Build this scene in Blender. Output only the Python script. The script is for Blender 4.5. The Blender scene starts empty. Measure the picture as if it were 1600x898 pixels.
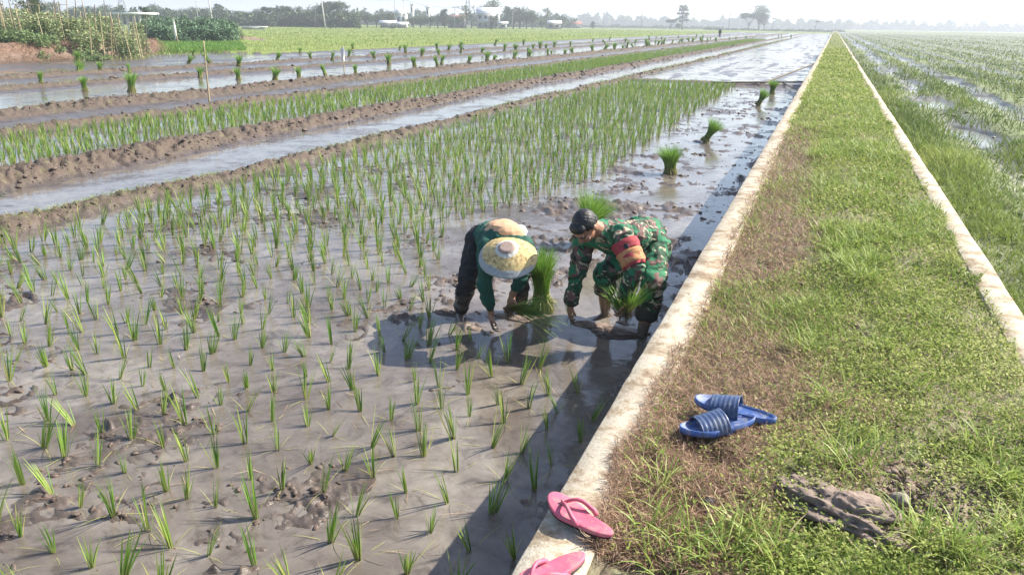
import bpy, math, random
import numpy as np
from mathutils import Vector, Matrix

# ------------------------------------------------------------------ camera, light, world
sc = bpy.context.scene
col = sc.collection
PI = math.pi
CAM_H = 2.15                       # camera above the paddy water
FPX = 1200.0                       # focal length in pixels of a 1600 px wide picture
PSI, TH, ROLL = math.radians(21.464910592634574), math.radians(18.96814396978052), math.radians(0.85)
F0 = np.array([-math.sin(PSI), math.cos(PSI), 0.0])
R0 = np.array([math.cos(PSI), math.sin(PSI), 0.0])
U0 = np.array([0, 0, 1.0])
_f = F0*math.cos(TH) - U0*math.sin(TH)
_u = U0*math.cos(TH) + F0*math.sin(TH)
_r = math.cos(ROLL)*R0 + math.sin(ROLL)*_u
_u = -math.sin(ROLL)*R0 + math.cos(ROLL)*_u
CAM = np.array([0, 0, CAM_H])

cd = bpy.data.cameras.new('camera')
cam = bpy.data.objects.new('camera', cd)
col.objects.link(cam)
cd.sensor_width = 36.0
cd.lens = 36.0*FPX/1600.0
cd.clip_start = 0.05
cd.clip_end = 20000
cam.matrix_world = Matrix(((_r[0], _u[0], -_f[0], 0), (_r[1], _u[1], -_f[1], 0), (_r[2], _u[2], -_f[2], CAM_H), (0, 0, 0, 1)))
sc.camera = cam

SUN_AZ, SUN_EL = math.radians(40), math.radians(42)      # direction towards the sun, from +X
w = bpy.data.worlds.new('World')
sc.world = w
w.use_nodes = True
nt = w.node_tree
bg = nt.nodes['Background']
sky = nt.nodes.new('ShaderNodeTexSky')
sky.sky_type = 'NISHITA'
sky.sun_disc = False
sky.sun_elevation = SUN_EL
sky.sun_rotation = PI/2 - SUN_AZ
sky.air_density = 0.8
sky.dust_density = 1.6
sky.ozone_density = 1.0
nt.links.new(sky.outputs[0], bg.inputs[0])
bg.inputs[1].default_value = 0.125
sl = bpy.data.lights.new('sun', 'SUN')
sl.energy = 5.0
sl.angle = math.radians(0.5)
sl.color = (1.0, 0.93, 0.82)
so = bpy.data.objects.new('sun', sl)
col.objects.link(so)
so.rotation_euler = Vector((math.cos(SUN_EL)*math.cos(SUN_AZ), math.cos(SUN_EL)*math.sin(SUN_AZ), math.sin(SUN_EL))).to_track_quat('Z', 'Y').to_euler()
sc.view_settings.view_transform = 'Standard'
sc.view_settings.look = 'None'
sc.view_settings.exposure = 1.08
sc.view_settings.gamma = 1.0
sc.view_settings.use_curve_mapping = False

rng = np.random.default_rng(11)
random.seed(5)

# ------------------------------------------------------------------ helpers
def W(px, py, s):
    """world point seen at photo pixel (px,py) at forward distance s"""
    d = _f*FPX + _r*(px-800) - _u*(py-449)
    return CAM + d*(s/(d@F0))

def G(px, py, z=0.0):
    """ground point (height z) seen at a photo pixel"""
    d = _f*FPX + _r*(px-800) - _u*(py-449)
    return CAM + d*((z-CAM_H)/d[2])

def col_dir(px):
    """horizontal position at forward distance 1 below photo column px near the horizon"""
    hy = 24.4 + 0.01505*px
    d = _f*FPX + _r*(px-800) - _u*(hy-449)
    return d/(d@F0)

def place(px, s):
    d = col_dir(px)*s
    return np.array([d[0], d[1], 0.0])

def hor(px):
    return 24.4 + 0.01505*px

def hsh(ix, iy, seed):
    n = (ix.astype(np.int64)*374761393 + iy.astype(np.int64)*668265263 + seed*1274126177) & 0x7fffffff
    n = ((n ^ (n >> 13))*1274126177) & 0x7fffffff
    return ((n ^ (n >> 16)) & 0xffff)/65535.0

def vnoise(x, y, seed=0):
    x = np.asarray(x, float); y = np.asarray(y, float)
    ix = np.floor(x); iy = np.floor(y)
    fx = x-ix; fy = y-iy
    fx = fx*fx*(3-2*fx); fy = fy*fy*(3-2*fy)
    a = hsh(ix, iy, seed); b = hsh(ix+1, iy, seed); c = hsh(ix, iy+1, seed); d = hsh(ix+1, iy+1, seed)
    return (a*(1-fx)+b*fx)*(1-fy) + (c*(1-fx)+d*fx)*fy

def fbm(x, y, octv=4, seed=0):
    s = 0; a = .5; t = 0
    for i in range(octv):
        s = s + a*vnoise(x*2**i+i*17.3, y*2**i-i*9.1, seed+i); t += a; a *= .5
    return s/t

def billow(x, y, octv=3, seed=0):
    s = 0; a = .5; t = 0
    for i in range(octv):
        s = s + a*(1-np.abs(2*vnoise(x*2**i+i*7.7, y*2**i+i*3.1, seed+i)-1)); t += a; a *= .5
    return s/t

def sst(x, a, b):
    t = np.clip((x-a)/(b-a), 0, 1)
    return t*t*(3-2*t)

def tag(o, label=None, cat=None, group=None, kind=None):
    if label: o['label'] = label
    if cat: o['category'] = cat
    if group: o['group'] = group
    if kind: o['kind'] = kind
    return o

def empty(name, loc=(0, 0, 0), rz=0.0):
    o = bpy.data.objects.new(name, None)
    o.empty_display_size = .1
    col.objects.link(o)
    o.location = tuple(float(v) for v in loc)
    o.rotation_euler = (0, 0, rz)
    return o

def mk(name, V, F, mat=None, parent=None, attrs=None, smooth=False, link=True):
    """V (n,3), F (m,k) array or list of such arrays -> one mesh object"""
    V = np.ascontiguousarray(V, dtype=np.float32).reshape(-1, 3)
    if isinstance(F, np.ndarray): F = [F]
    F = [np.asarray(f, dtype=np.int32) for f in F if len(f)]
    me = bpy.data.meshes.new(name)
    me.vertices.add(len(V))
    me.vertices.foreach_set('co', V.ravel())
    loops = np.concatenate([f.ravel() for f in F])
    cnt = np.concatenate([np.full(len(f), f.shape[1], np.int32) for f in F])
    st = np.concatenate([[0], np.cumsum(cnt)[:-1]]).astype(np.int32)
    me.loops.add(len(loops)); me.loops.foreach_set('vertex_index', loops)
    me.polygons.add(len(cnt)); me.polygons.foreach_set('loop_start', st)
    if attrs:
        for k, a in attrs.items():
            at = me.attributes.new(k, 'FLOAT', 'POINT')
            at.data.foreach_set('value', np.ascontiguousarray(a, dtype=np.float32).ravel())
    me.update(calc_edges=True)
    if smooth: me.polygons.foreach_set('use_smooth', np.ones(len(cnt), bool))
    if mat: me.materials.append(mat)
    o = bpy.data.objects.new(name, me)
    if link: col.objects.link(o)
    if parent is not None: o.parent = parent
    return o

class MB:
    """collects shapes that become one mesh"""
    def __init__(s): s.V = []; s.F = {}; s.n = 0; s.A = []
    def add(s, V, F, var=0.5):
        V = np.asarray(V, float).reshape(-1, 3); 
        if isinstance(F, np.ndarray): F = [F]
        for f in F:
            f = np.asarray(f)
            if len(f): s.F.setdefault(f.shape[1], []).append(f+s.n)
        s.V.append(V); s.n += len(V)
        s.A.append(np.full(len(V), var) if np.isscalar(var) else np.asarray(var))
        return s
    def box(s, c, d, rot=0.0, var=.5):
        c = np.asarray(c, float); h = np.asarray(d, float)/2
        v = np.array([[x, y, z] for z in (-1, 1) for y in (-1, 1) for x in (-1, 1)])*h
        cr, sr = math.cos(rot), math.sin(rot)
        v = np.stack([v[:, 0]*cr-v[:, 1]*sr, v[:, 0]*sr+v[:, 1]*cr, v[:, 2]], 1)+c
        return s.add(v, np.array([[0, 2, 3, 1], [4, 5, 7, 6], [0, 1, 5, 4], [2, 6, 7, 3], [0, 4, 6, 2], [1, 3, 7, 5]]), var)
    def tube(s, pts, rad, n=6, cap=True, var=.5):
        pts = np.asarray(pts, float); rad = np.broadcast_to(np.asarray(rad, float), (len(pts),))
        T = np.gradient(pts, axis=0); T /= np.linalg.norm(T, axis=1)[:, None]+1e-9
        ref = np.array([0, 0, 1.0]) if abs(T[0][2]) < .9 else np.array([1.0, 0, 0])
        A = np.cross(T, ref); A /= np.linalg.norm(A, axis=1)[:, None]+1e-9
        B = np.cross(T, A)
        an = np.arange(n)*2*PI/n
        V = pts[:, None, :]+rad[:, None, None]*(np.cos(an)[None, :, None]*A[:, None, :]+np.sin(an)[None, :, None]*B[:, None, :])
        m = len(pts); i = np.arange(m-1)[:, None]*n; j = np.arange(n)[None, :]; k = (j+1) % n
        F = np.stack([i+j, i+k, i+n+k, i+n+j], -1).reshape(-1, 4)
        V = V.reshape(-1, 3)
        Fs = [F]
        if cap:
            V = np.vstack([V, pts[0], pts[-1]])
            jj = np.arange(n); kk = (jj+1) % n
            Fs.append(np.stack([kk, jj, np.full(n, m*n)], 1)); Fs.append(np.stack([(m-1)*n+jj, (m-1)*n+kk, np.full(n, m*n+1)], 1))
        return s.add(V, Fs, var)
    def build(s, name, mat, parent=None, smooth=False, link=True):
        return mk(name, np.vstack(s.V), [np.vstack(f) for f in s.F.values()], mat, parent, {'var': np.concatenate(s.A)}, smooth, link)

def ribbons(P, phi, lean, curve, L, wd, seg=3, tw=0.0, var=None, tipw=.12):
    N = len(P)
    b = lambda a: np.broadcast_to(np.asarray(a, float), (N,))
    phi, lean, curve, L, wd, tw = map(b, (phi, lean, curve, L, wd, tw))
    s = np.linspace(0, 1, seg+1)
    th = lean[:, None]+curve[:, None]*((s[:-1]+s[1:])/2)[None]
    ds = (L/seg)[:, None]
    hx = np.concatenate([np.zeros((N, 1)), np.cumsum(np.sin(th)*ds, 1)], 1)
    hz = np.concatenate([np.zeros((N, 1)), np.cumsum(np.cos(th)*ds, 1)], 1)
    C = np.stack([P[:, 0, None]+hx*np.cos(phi)[:, None], P[:, 1, None]+hx*np.sin(phi)[:, None], P[:, 2, None]+hz], -1)
    prof = np.minimum(1, .55+1.6*s)*np.clip(1-s**2.2, 0, 1)+tipw*s
    side = np.stack([-np.sin(phi+tw), np.cos(phi+tw), np.zeros(N)], -1)
    off = side[:, None, :]*(wd[:, None]*prof[None]/2)[..., None]
    V = np.stack([C-off, C+off], 2).reshape(-1, 3)
    base = (np.arange(N)*(seg+1)*2)[:, None]
    k = np.arange(seg)[None]*2
    q = base+k
    F = np.stack([q, q+1, q+3, q+2], -1).reshape(-1, 4)
    if var is None: var = rng.random(N)
    return V, F, {'t': np.tile(np.repeat(s, 2), N), 'var': np.repeat(b(var), (seg+1)*2)}

def leaves(P, D, Nn, L, wd, var=None):
    """one folded leaf quad each: P base, D direction, Nn rough normal"""
    N = len(P)
    D = D/(np.linalg.norm(D, axis=1)[:, None]+1e-9)
    S = np.cross(D, Nn); S /= np.linalg.norm(S, axis=1)[:, None]+1e-9
    Nn = np.cross(S, D)
    L = np.broadcast_to(L, (N,))[:, None]; wd = np.broadcast_to(wd, (N,))[:, None]
    mid = P+D*L*.5
    V = np.stack([P, mid+S*wd*.5+Nn*wd*.18, P+D*L, mid-S*wd*.5+Nn*wd*.18], 1).reshape(-1, 3)
    F = (np.arange(N)*4)[:, None]+np.arange(4)[None]
    if var is None: var = rng.random(N)
    return V, F, {'t': np.tile([0, .5, 1, .5], N), 'var': np.repeat(np.broadcast_to(var, (N,)), 4)}

def join(*parts):
    Vs, Fs, ks, n = [], [], {}, 0
    for V, F, A in parts:
        Vs.append(V); Fs.append(F+n); n += len(V)
        for k, a in A.items(): ks.setdefault(k, []).append(a)
    return np.vstack(Vs), np.vstack(Fs), {k: np.concatenate(a) for k, a in ks.items()}

# ------------------------------------------------------------------ materials
MATS = {}
def newmat(name):
    m = bpy.data.materials.new(name); m.use_nodes = True
    n = m.node_tree.nodes; l = m.node_tree.links
    return m, n, l, n['Principled BSDF'], n['Material Output']

def ramp(n, stops, interp='LINEAR'):
    r = n.new('ShaderNodeValToRGB'); r.color_ramp.interpolation = interp
    e = r.color_ramp.elements
    while len(e) > 1: e.remove(e[-1])
    e[0].position = stops[0][0]; e[0].color = (*stops[0][1], 1)
    for p, c in stops[1:]:
        x = e.new(p); x.color = (*c, 1)
    return r

def noise(n, l, vec, scale, detail=4, rough=.6, dist=0.0):
    t = n.new('ShaderNodeTexNoise'); t.inputs['Scale'].default_value = scale
    t.inputs['Detail'].default_value = detail; t.inputs['Roughness'].default_value = rough
    t.inputs['Distortion'].default_value = dist
    if vec is not None: l.new(vec, t.inputs['Vector'])
    return t

def mixc(n, l, fac, a, b, mode='MIX'):
    m = n.new('ShaderNodeMix'); m.data_type = 'RGBA'; m.blend_type = mode
    for sock, v in ((m.inputs[0], fac), (m.inputs[6], a), (m.inputs[7], b)):
        if hasattr(v, 'is_output') or isinstance(v, bpy.types.NodeSocket): l.new(v, sock)
        else: sock.default_value = v if isinstance(v, (int, float)) else (*v, 1)
    return m.outputs[2]

def bump(n, l, h, strength, dist, bsdf):
    b = n.new('ShaderNodeBump'); b.inputs['Strength'].default_value = strength; b.inputs['Distance'].default_value = dist
    l.new(h, b.inputs['Height']); l.new(b.outputs[0], bsdf.inputs['Normal'])
    return b

def leafmat(name, base_stops, tip_stops, rough=.5, trans=.35):
    """colour runs from base (t=0) to tip (t=1), varies with 'var' per blade"""
    m, n, l, bs, out = newmat(name)
    at = n.new('ShaderNodeAttribute'); at.attribute_name = 't'
    av = n.new('ShaderNodeAttribute'); av.attribute_name = 'var'
    r1 = ramp(n, base_stops); r2 = ramp(n, tip_stops)
    l.new(av.outputs['Fac'], r1.inputs[0]); l.new(av.outputs['Fac'], r2.inputs[0])
    mr = n.new('ShaderNodeMapRange'); mr.interpolation_type = 'SMOOTHSTEP'
    mr.inputs[1].default_value = .05; mr.inputs[2].default_value = .5
    l.new(at.outputs['Fac'], mr.inputs[0])
    c = mixc(n, l, mr.outputs[0], r1.outputs[0], r2.outputs[0])
    l.new(c, bs.inputs['Base Color'])
    bs.inputs['Roughness'].default_value = rough
    bs.inputs['Specular IOR Level'].default_value = .35
    if trans:
        tr = n.new('ShaderNodeBsdfTranslucent'); l.new(c, tr.inputs[0])
        ms = n.new('ShaderNodeMixShader'); ms.inputs[0].default_value = trans
        l.new(bs.outputs[0], ms.inputs[1]); l.new(tr.outputs[0], ms.inputs[2]); l.new(ms.outputs[0], out.inputs[0])
    MATS[name] = m
    return m

def plain(name, c1, c2=None, rough=.6, scale=8, bumps=0.0, bdist=.01, spec=.4, metal=0, detail=5, object_space=True):
    m, n, l, bs, out = newmat(name)
    tc = n.new('ShaderNodeTexCoord')
    vec = tc.outputs['Object']
    t = noise(n, l, vec, scale, detail)
    c2 = c2 or tuple(x*.75 for x in c1)
    r = ramp(n, [(.3, c2), (.7, c1)])
    l.new(t.outputs[0], r.inputs[0]); l.new(r.outputs[0], bs.inputs['Base Color'])
    bs.inputs['Roughness'].default_value = rough
    bs.inputs['Specular IOR Level'].default_value = spec
    bs.inputs['Metallic'].default_value = metal
    if bumps: bump(n, l, t.outputs[0], bumps, bdist, bs)
    MATS[name] = m
    return m

leafmat('rice_leaf', [(0, (.20, .24, .07)), (1, (.30, .30, .11))], [(0, (.08, .19, .03)), (.5, (.16, .30, .04)), (.8, (.30, .42, .08)), (1, (.46, .42, .16))], trans=.3)
leafmat('bundle_leaf', [(0, (.34, .30, .10)), (1, (.24, .25, .08))], [(0, (.09, .21, .03)), (.5, (.19, .36, .05)), (1, (.32, .48, .10))], trans=.3)
leafmat('grass_blade', [(0, (.18, .21, .06)), (1, (.28, .26, .10))], [(0, (.13, .24, .035)), (.5, (.28, .38, .075)), (.85, (.46, .51, .16)), (1, (.55, .48, .25))], trans=.35)
leafmat('weed_leaf', [(0, (.12, .18, .04)), (1, (.24, .28, .09))], [(0, (.14, .21, .04)), (.5, (.31, .37, .09)), (.8, (.46, .50, .18)), (1, (.58, .57, .31))], rough=.75, trans=.38)
MATS['weed_leaf'].node_tree.nodes['Principled BSDF'].inputs['Specular IOR Level'].default_value = .12
leafmat('dry_grass', [(0, (.17, .11, .06)), (1, (.30, .21, .13))], [(0, (.13, .07, .045)), (.5, (.29, .17, .11)), (1, (.60, .44, .30))], rough=.8, trans=.1)
leafmat('field_weed', [(0, (.15, .16, .05)), (1, (.26, .25, .09))], [(0, (.12, .18, .045)), (.5, (.21, .29, .07)), (1, (.36, .42, .11))], trans=.3)
leafmat('olive_weed', [(0, (.09, .10, .035)), (1, (.16, .16, .06))], [(0, (.08, .14, .03)), (.5, (.17, .25, .05)), (1, (.30, .37, .09))], rough=.75, trans=.25)
leafmat('tree_leaf', [(0, (.045, .075, .03)), (1, (.08, .12, .05))], [(0, (.035, .065, .025)), (1, (.10, .14, .05))], rough=.6, trans=.2)
leafmat('bean_leaf', [(0, (.14, .20, .07)), (1, (.22, .27, .12))], [(0, (.08, .16, .05)), (.6, (.20, .28, .11)), (1, (.40, .42, .22))], rough=.6, trans=.25)
leafmat('dusty_leaf', [(0, (.08, .15, .08)), (1, (.16, .24, .14))], [(0, (.05, .12, .055)), (1, (.24, .36, .20))], rough=.6, trans=.2)

def mudmat(name, wet1, wet2, dry1, dry2, z0, z1, bs_=.6, green=None, g0=.56, g1=.72):
    m, n, l, bs, out = newmat(name)
    geo = n.new('ShaderNodeNewGeometry')
    sx = n.new('ShaderNodeSeparateXYZ'); l.new(geo.outputs['Position'], sx.inputs[0])
    n1 = noise(n, l, geo.outputs['Position'], 3.0, 8, .65)
    n2 = noise(n, l, geo.outputs['Position'], 30.0, 6, .7)
    rw = ramp(n, [(.35, wet1), (.65, wet2)]); l.new(n1.outputs[0], rw.inputs[0])
    rd = ramp(n, [(.3, dry1), (.7, dry2)]); l.new(n2.outputs[0], rd.inputs[0])
    mr = n.new('ShaderNodeMapRange'); mr.inputs[1].default_value = z0; mr.inputs[2].default_value = z1
    ad = n.new('ShaderNodeMath'); ad.operation = 'MULTIPLY_ADD'; ad.inputs[1].default_value = .08; 
    l.new(n2.outputs[0], ad.inputs[0]); l.new(sx.outputs[2], ad.inputs[2])
    sb = n.new('ShaderNodeMath'); sb.operation = 'SUBTRACT'; sb.inputs[1].default_value = .04; l.new(ad.outputs[0], sb.inputs[0])
    l.new(sb.outputs[0], mr.inputs[0])
    c = mixc(n, l, mr.outputs[0], rw.outputs[0], rd.outputs[0])
    if green:
        n3 = noise(n, l, geo.outputs['Position'], 5.0, 8, .75)
        rg = ramp(n, [(g0, (0, 0, 0)), (g1, (1, 1, 1))]); l.new(n3.outputs[0], rg.inputs[0])
        mm = n.new('ShaderNodeMath'); mm.operation = 'MULTIPLY'; l.new(rg.outputs[0], mm.inputs[0]); l.new(mr.outputs[0], mm.inputs[1])
        c = mixc(n, l, mm.outputs[0], c, green)
    l.new(c, bs.inputs['Base Color'])
    rr = n.new('ShaderNodeMapRange'); rr.inputs[1].default_value = 0; rr.inputs[2].default_value = 1
    rr.inputs[3].default_value = .28; rr.inputs[4].default_value = .95; l.new(mr.outputs[0], rr.inputs[0])
    l.new(rr.outputs[0], bs.inputs['Roughness'])
    bump(n, l, n2.outputs[0], bs_, .012, bs)
    MATS[name] = m
    return m

mudmat('paddy_mud', (.055, .042, .034), (.125, .098, .080), (.060, .045, .035), (.135, .10, .076), .02, .08, green=(.16, .17, .07))
mudmat('right_mud', (.06, .055, .04), (.11, .10, .075), (.08, .075, .05), (.16, .145, .10), .22, .29, green=(.15, .19, .07), g0=.30, g1=.44)
mudmat('path_mud', (.17, .12, .08), (.2, .145, .1), (.13, .09, .065), (.25, .185, .135), .5, .9, green=(.13, .16, .06), g0=.45, g1=.6)
mudmat('bank_mud', (.12, .085, .06), (.18, .13, .10), (.14, .085, .06), (.25, .165, .115), .1, .5)

def fieldmat():
    m, n, l, bs, out = newmat('field_green')
    geo = n.new('ShaderNodeNewGeometry')
    mp = n.new('ShaderNodeMapping'); mp.inputs['Scale'].default_value = (.35, .02, 1)
    mp.inputs['Rotation'].default_value = (0, 0, -.15)
    l.new(geo.outputs['Position'], mp.inputs[0])
    n1 = noise(n, l, mp.outputs[0], 1.0, 6, .6)
    n2 = noise(n, l, geo.outputs['Position'], 4.0, 5, .7)
    r1 = ramp(n, [(.3, (.13, .18, .06)), (.5, (.19, .25, .07)), (.7, (.26, .29, .10))]); l.new(n1.outputs[0], r1.inputs[0])
    r2 = ramp(n, [(.3, (.65, .65, .65)), (.7, (1.1, 1.1, 1.1))]); l.new(n2.outputs[0], r2.inputs[0])
    c = mixc(n, l, 1.0, r1.outputs[0], r2.outputs[0], 'MULTIPLY')
    l.new(c, bs.inputs['Base Color']); bs.inputs['Roughness'].default_value = .9; bs.inputs['Specular IOR Level'].default_value = .1
    bump(n, l, n2.outputs[0], .5, .1, bs)
    MATS['field_green'] = m
fieldmat()

def farmat():
    m, n, l, bs, out = newmat('far_land')
    geo = n.new('ShaderNodeNewGeometry')
    mp = n.new('ShaderNodeMapping'); mp.inputs['Scale'].default_value = (.02, .012, 1)
    l.new(geo.outputs['Position'], mp.inputs[0])
    n1 = noise(n, l, mp.outputs[0], 1.0, 6, .6)
    r1 = ramp(n, [(.35, (.10, .13, .06)), (.5, (.17, .21, .09)), (.65, (.20, .18, .13))]); l.new(n1.outputs[0], r1.inputs[0])
    l.new(r1.outputs[0], bs.inputs['Base Color']); bs.inputs['Roughness'].default_value = .95; bs.inputs['Specular IOR Level'].default_value = .1
    MATS['far_land'] = m
farmat()

def watermat(name, c1, c2, c3, ripple=.012):
    m, n, l, bs, out = newmat(name)
    geo = n.new('ShaderNodeNewGeometry')
    P = geo.outputs['Position']
    n1 = noise(n, l, P, 1.1, 8, .68, .9)
    n3 = noise(n, l, P, 6.0, 8, .72, 1.2)
    n2 = noise(n, l, P, 9.0, 4, .55)
    r1 = ramp(n, [(.34, c1), (.50, c2), (.66, c3)]); l.new(n1.outputs[0], r1.inputs[0])
    r3 = ramp(n, [(.34, (.55, .52, .50)), (.47, (.92, .91, .90)), (.62, (1.08, 1.07, 1.06))]); l.new(n3.outputs[0], r3.inputs[0])
    c = mixc(n, l, 1.0, r1.outputs[0], r3.outputs[0], 'MULTIPLY')
    l.new(c, bs.inputs['Base Color'])
    ad = n.new('ShaderNodeMath'); ad.operation = 'MULTIPLY_ADD'; ad.inputs[1].default_value = .6; l.new(n3.outputs[0], ad.inputs[0]); l.new(n1.outputs[0], ad.inputs[2])
    rr = ramp(n, [(.68, (.30, .30, .30)), (.80, (.05, .05, .05))]); l.new(ad.outputs[0], rr.inputs[0])
    l.new(rr.outputs[0], bs.inputs['Roughness'])
    bs.inputs['IOR'].default_value = 1.42
    bs.inputs['Specular IOR Level'].default_value = .5
    bump(n, l, n2.outputs[0], .25, ripple, bs)
    MATS[name] = m
watermat('paddy_water', (.090, .073, .060), (.155, .135, .116), (.235, .213, .182))
watermat('ditch_water', (.10, .09, .07), (.15, .14, .11), (.2, .19, .15))

def concretemat():
    m, n, l, bs, out = newmat('concrete')
    geo = n.new('ShaderNodeNewGeometry')
    n1 = noise(n, l, geo.outputs['Position'], 2.2, 8, .7)
    n2 = noise(n, l, geo.outputs['Position'], 14, 8, .75)
    n3 = noise(n, l, geo.outputs['Position'], 90, 4, .7)
    r1 = ramp(n, [(.3, (.36, .31, .24)), (.5, (.48, .43, .335)), (.7, (.55, .50, .40))]); l.new(n1.outputs[0], r1.inputs[0])
    n4 = noise(n, l, geo.outputs['Position'], 6.5, 10, .78, .3)
    r2 = ramp(n, [(.36, (.40, .31, .24)), (.45, (.72, .64, .55)), (.52, (1, 1, 1))]); l.new(n4.outputs[0], r2.inputs[0])
    c = mixc(n, l, 1.0, r1.outputs[0], r2.outputs[0], 'MULTIPLY')
    r3 = ramp(n, [(.32, (.6, .55, .5)), (.5, (1, 1, 1))]); l.new(n3.outputs[0], r3.inputs[0])
    c = mixc(n, l, .7, c, r3.outputs[0], 'MULTIPLY')
    l.new(c, bs.inputs['Base Color']); bs.inputs['Roughness'].default_value = .9
    ad = n.new('ShaderNodeMath'); ad.operation = 'ADD'; l.new(n2.outputs[0], ad.inputs[0]); l.new(n3.outputs[0], ad.inputs[1])
    bump(n, l, ad.outputs[0], .5, .006, bs)
    MATS['concrete'] = m
concretemat()

def camomat():
    m, n, l, bs, out = newmat('camouflage_cloth')
    tc = n.new('ShaderNodeTexCoord')
    mp = n.new('ShaderNodeMapping'); mp.inputs['Scale'].default_value = (1, 1, 1.25); l.new(tc.outputs['Object'], mp.inputs[0])
    v = mp.outputs[0]
    a = noise(n, l, v, 5.5, 1, .5, 1.4); b = noise(n, l, v, 6.5, 1, .5, 1.8); c_ = noise(n, l, v, 8.5, 1.0, .5, 2.6); d_ = noise(n, l, v, 7, 1, .5, 1.4)
    def off(x, k):
        mp2 = n.new('ShaderNodeMapping'); mp2.inputs['Location'].default_value = (k, k*1.7, -k); l.new(v, mp2.inputs[0]); l.new(mp2.outputs[0], x.inputs['Vector'])
    off(b, 3.1); off(c_, 7.7); off(d_, 12.3)
    def th(x, p):
        r = ramp(n, [(0, (0, 0, 0)), (p, (1, 1, 1))], 'CONSTANT'); l.new(x.outputs[0], r.inputs[0]); return r.outputs[0]
    base = (.025, .085, .045)
    k = mixc(n, l, th(a, .49), base, (.17, .095, .085))
    k = mixc(n, l, th(b, .54), k, (.02, .035, .02))
    # thin cream slashes: a narrow band of a distorted noise
    r = ramp(n, [(0, (0, 0, 0)), (.615, (1, 1, 1))], 'CONSTANT'); l.new(c_.outputs[0], r.inputs[0])
    k = mixc(n, l, r.outputs[0], k, (.42, .38, .26))
    k = mixc(n, l, th(d_, .57), k, (.025, .18, .085))
    # mud splashed on the low parts
    geo = n.new('ShaderNodeNewGeometry'); sx = n.new('ShaderNodeSeparateXYZ'); l.new(geo.outputs['Position'], sx.inputs[0])
    nn = noise(n, l, tc.outputs['Object'], 14, 5, .7)
    ad = n.new('ShaderNodeMath'); ad.operation = 'MULTIPLY_ADD'; ad.inputs[1].default_value = .3; l.new(nn.outputs[0], ad.inputs[0]); l.new(sx.outputs[2], ad.inputs[2])
    mr = n.new('ShaderNodeMapRange'); mr.inputs[1].default_value = .36; mr.inputs[2].default_value = .42; mr.inputs[3].default_value = 1; mr.inputs[4].default_value = 0
    l.new(ad.outputs[0], mr.inputs[0])
    k = mixc(n, l, mr.outputs[0], k, (.045, .04, .035))
    l.new(k, bs.inputs['Base Color']); bs.inputs['Roughness'].default_value = .8
    w2 = noise(n, l, tc.outputs['Object'], 26, 4, .6, 1.0)
    bump(n, l, w2.outputs[0], .5, .015, bs)
    MATS['camouflage_cloth'] = m
camomat()

def clothmat(name, c, mudz=None, c2=None, mud=(.045, .04, .035), rough=.85, nscale=20):
    m, n, l, bs, out = newmat(name)
    tc = n.new('ShaderNodeTexCoord')
    n1 = noise(n, l, tc.outputs['Object'], nscale, 5, .65)
    r = ramp(n, [(.35, c2 or tuple(x*.6 for x in c)), (.65, c)]); l.new(n1.outputs[0], r.inputs[0])
    k = r.outputs[0]
    if mudz is not None:
        geo = n.new('ShaderNodeNewGeometry'); sx = n.new('ShaderNodeSeparateXYZ'); l.new(geo.outputs['Position'], sx.inputs[0])
        nn = noise(n, l, tc.outputs['Object'], 14, 5, .7)
        ad = n.new('ShaderNodeMath'); ad.operation = 'MULTIPLY_ADD'; ad.inputs[1].default_value = .3; l.new(nn.outputs[0], ad.inputs[0]); l.new(sx.outputs[2], ad.inputs[2])
        mr = n.new('ShaderNodeMapRange'); mr.inputs[1].default_value = mudz+.13; mr.inputs[2].default_value = mudz+.18; mr.inputs[3].default_value = 1; mr.inputs[4].default_value = 0
        l.new(ad.outputs[0], mr.inputs[0]); k = mixc(n, l, mr.outputs[0], k, mud)
        rr = n.new('ShaderNodeMapRange'); rr.inputs[3].default_value = rough; rr.inputs[4].default_value = .25; l.new(mr.outputs[0], rr.inputs[0]); l.new(rr.outputs[0], bs.inputs['Roughness'])
    else: bs.inputs['Roughness'].default_value = rough
    l.new(k, bs.inputs['Base Color'])
    bump(n, l, n1.outputs[0], .4, .01, bs)
    MATS[name] = m
    return m
clothmat('skin', (.36, .19, .12), .12, (.28, .14, .085), mud=(.13, .10, .08), rough=.5)
clothmat('dark_trousers', (.022, .022, .026), .18, (.012, .012, .014))
clothmat('green_cloth', (.012, .07, .05), .17, (.01, .08, .055))
clothmat('peach_cloth', (.62, .38, .22), None, (.50, .30, .18))
clothmat('white_cloth', (.75, .73, .70), None, (.6, .58, .55))
clothmat('hair_black', (.018, .018, .02), None, (.008, .008, .009), rough=.5, nscale=60)
plain('eye_white', (.6, .6, .58), rough=.3)
plain('dark_detail', (.02, .018, .018), rough=.5)
plain('lip', (.28, .11, .09), rough=.5)
plain('red_cloth', (.42, .06, .07), (.26, .035, .045), rough=.8, scale=30)
plain('gold_cloth', (.55, .32, .13), (.38, .12, .07), rough=.8, scale=60)
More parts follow.
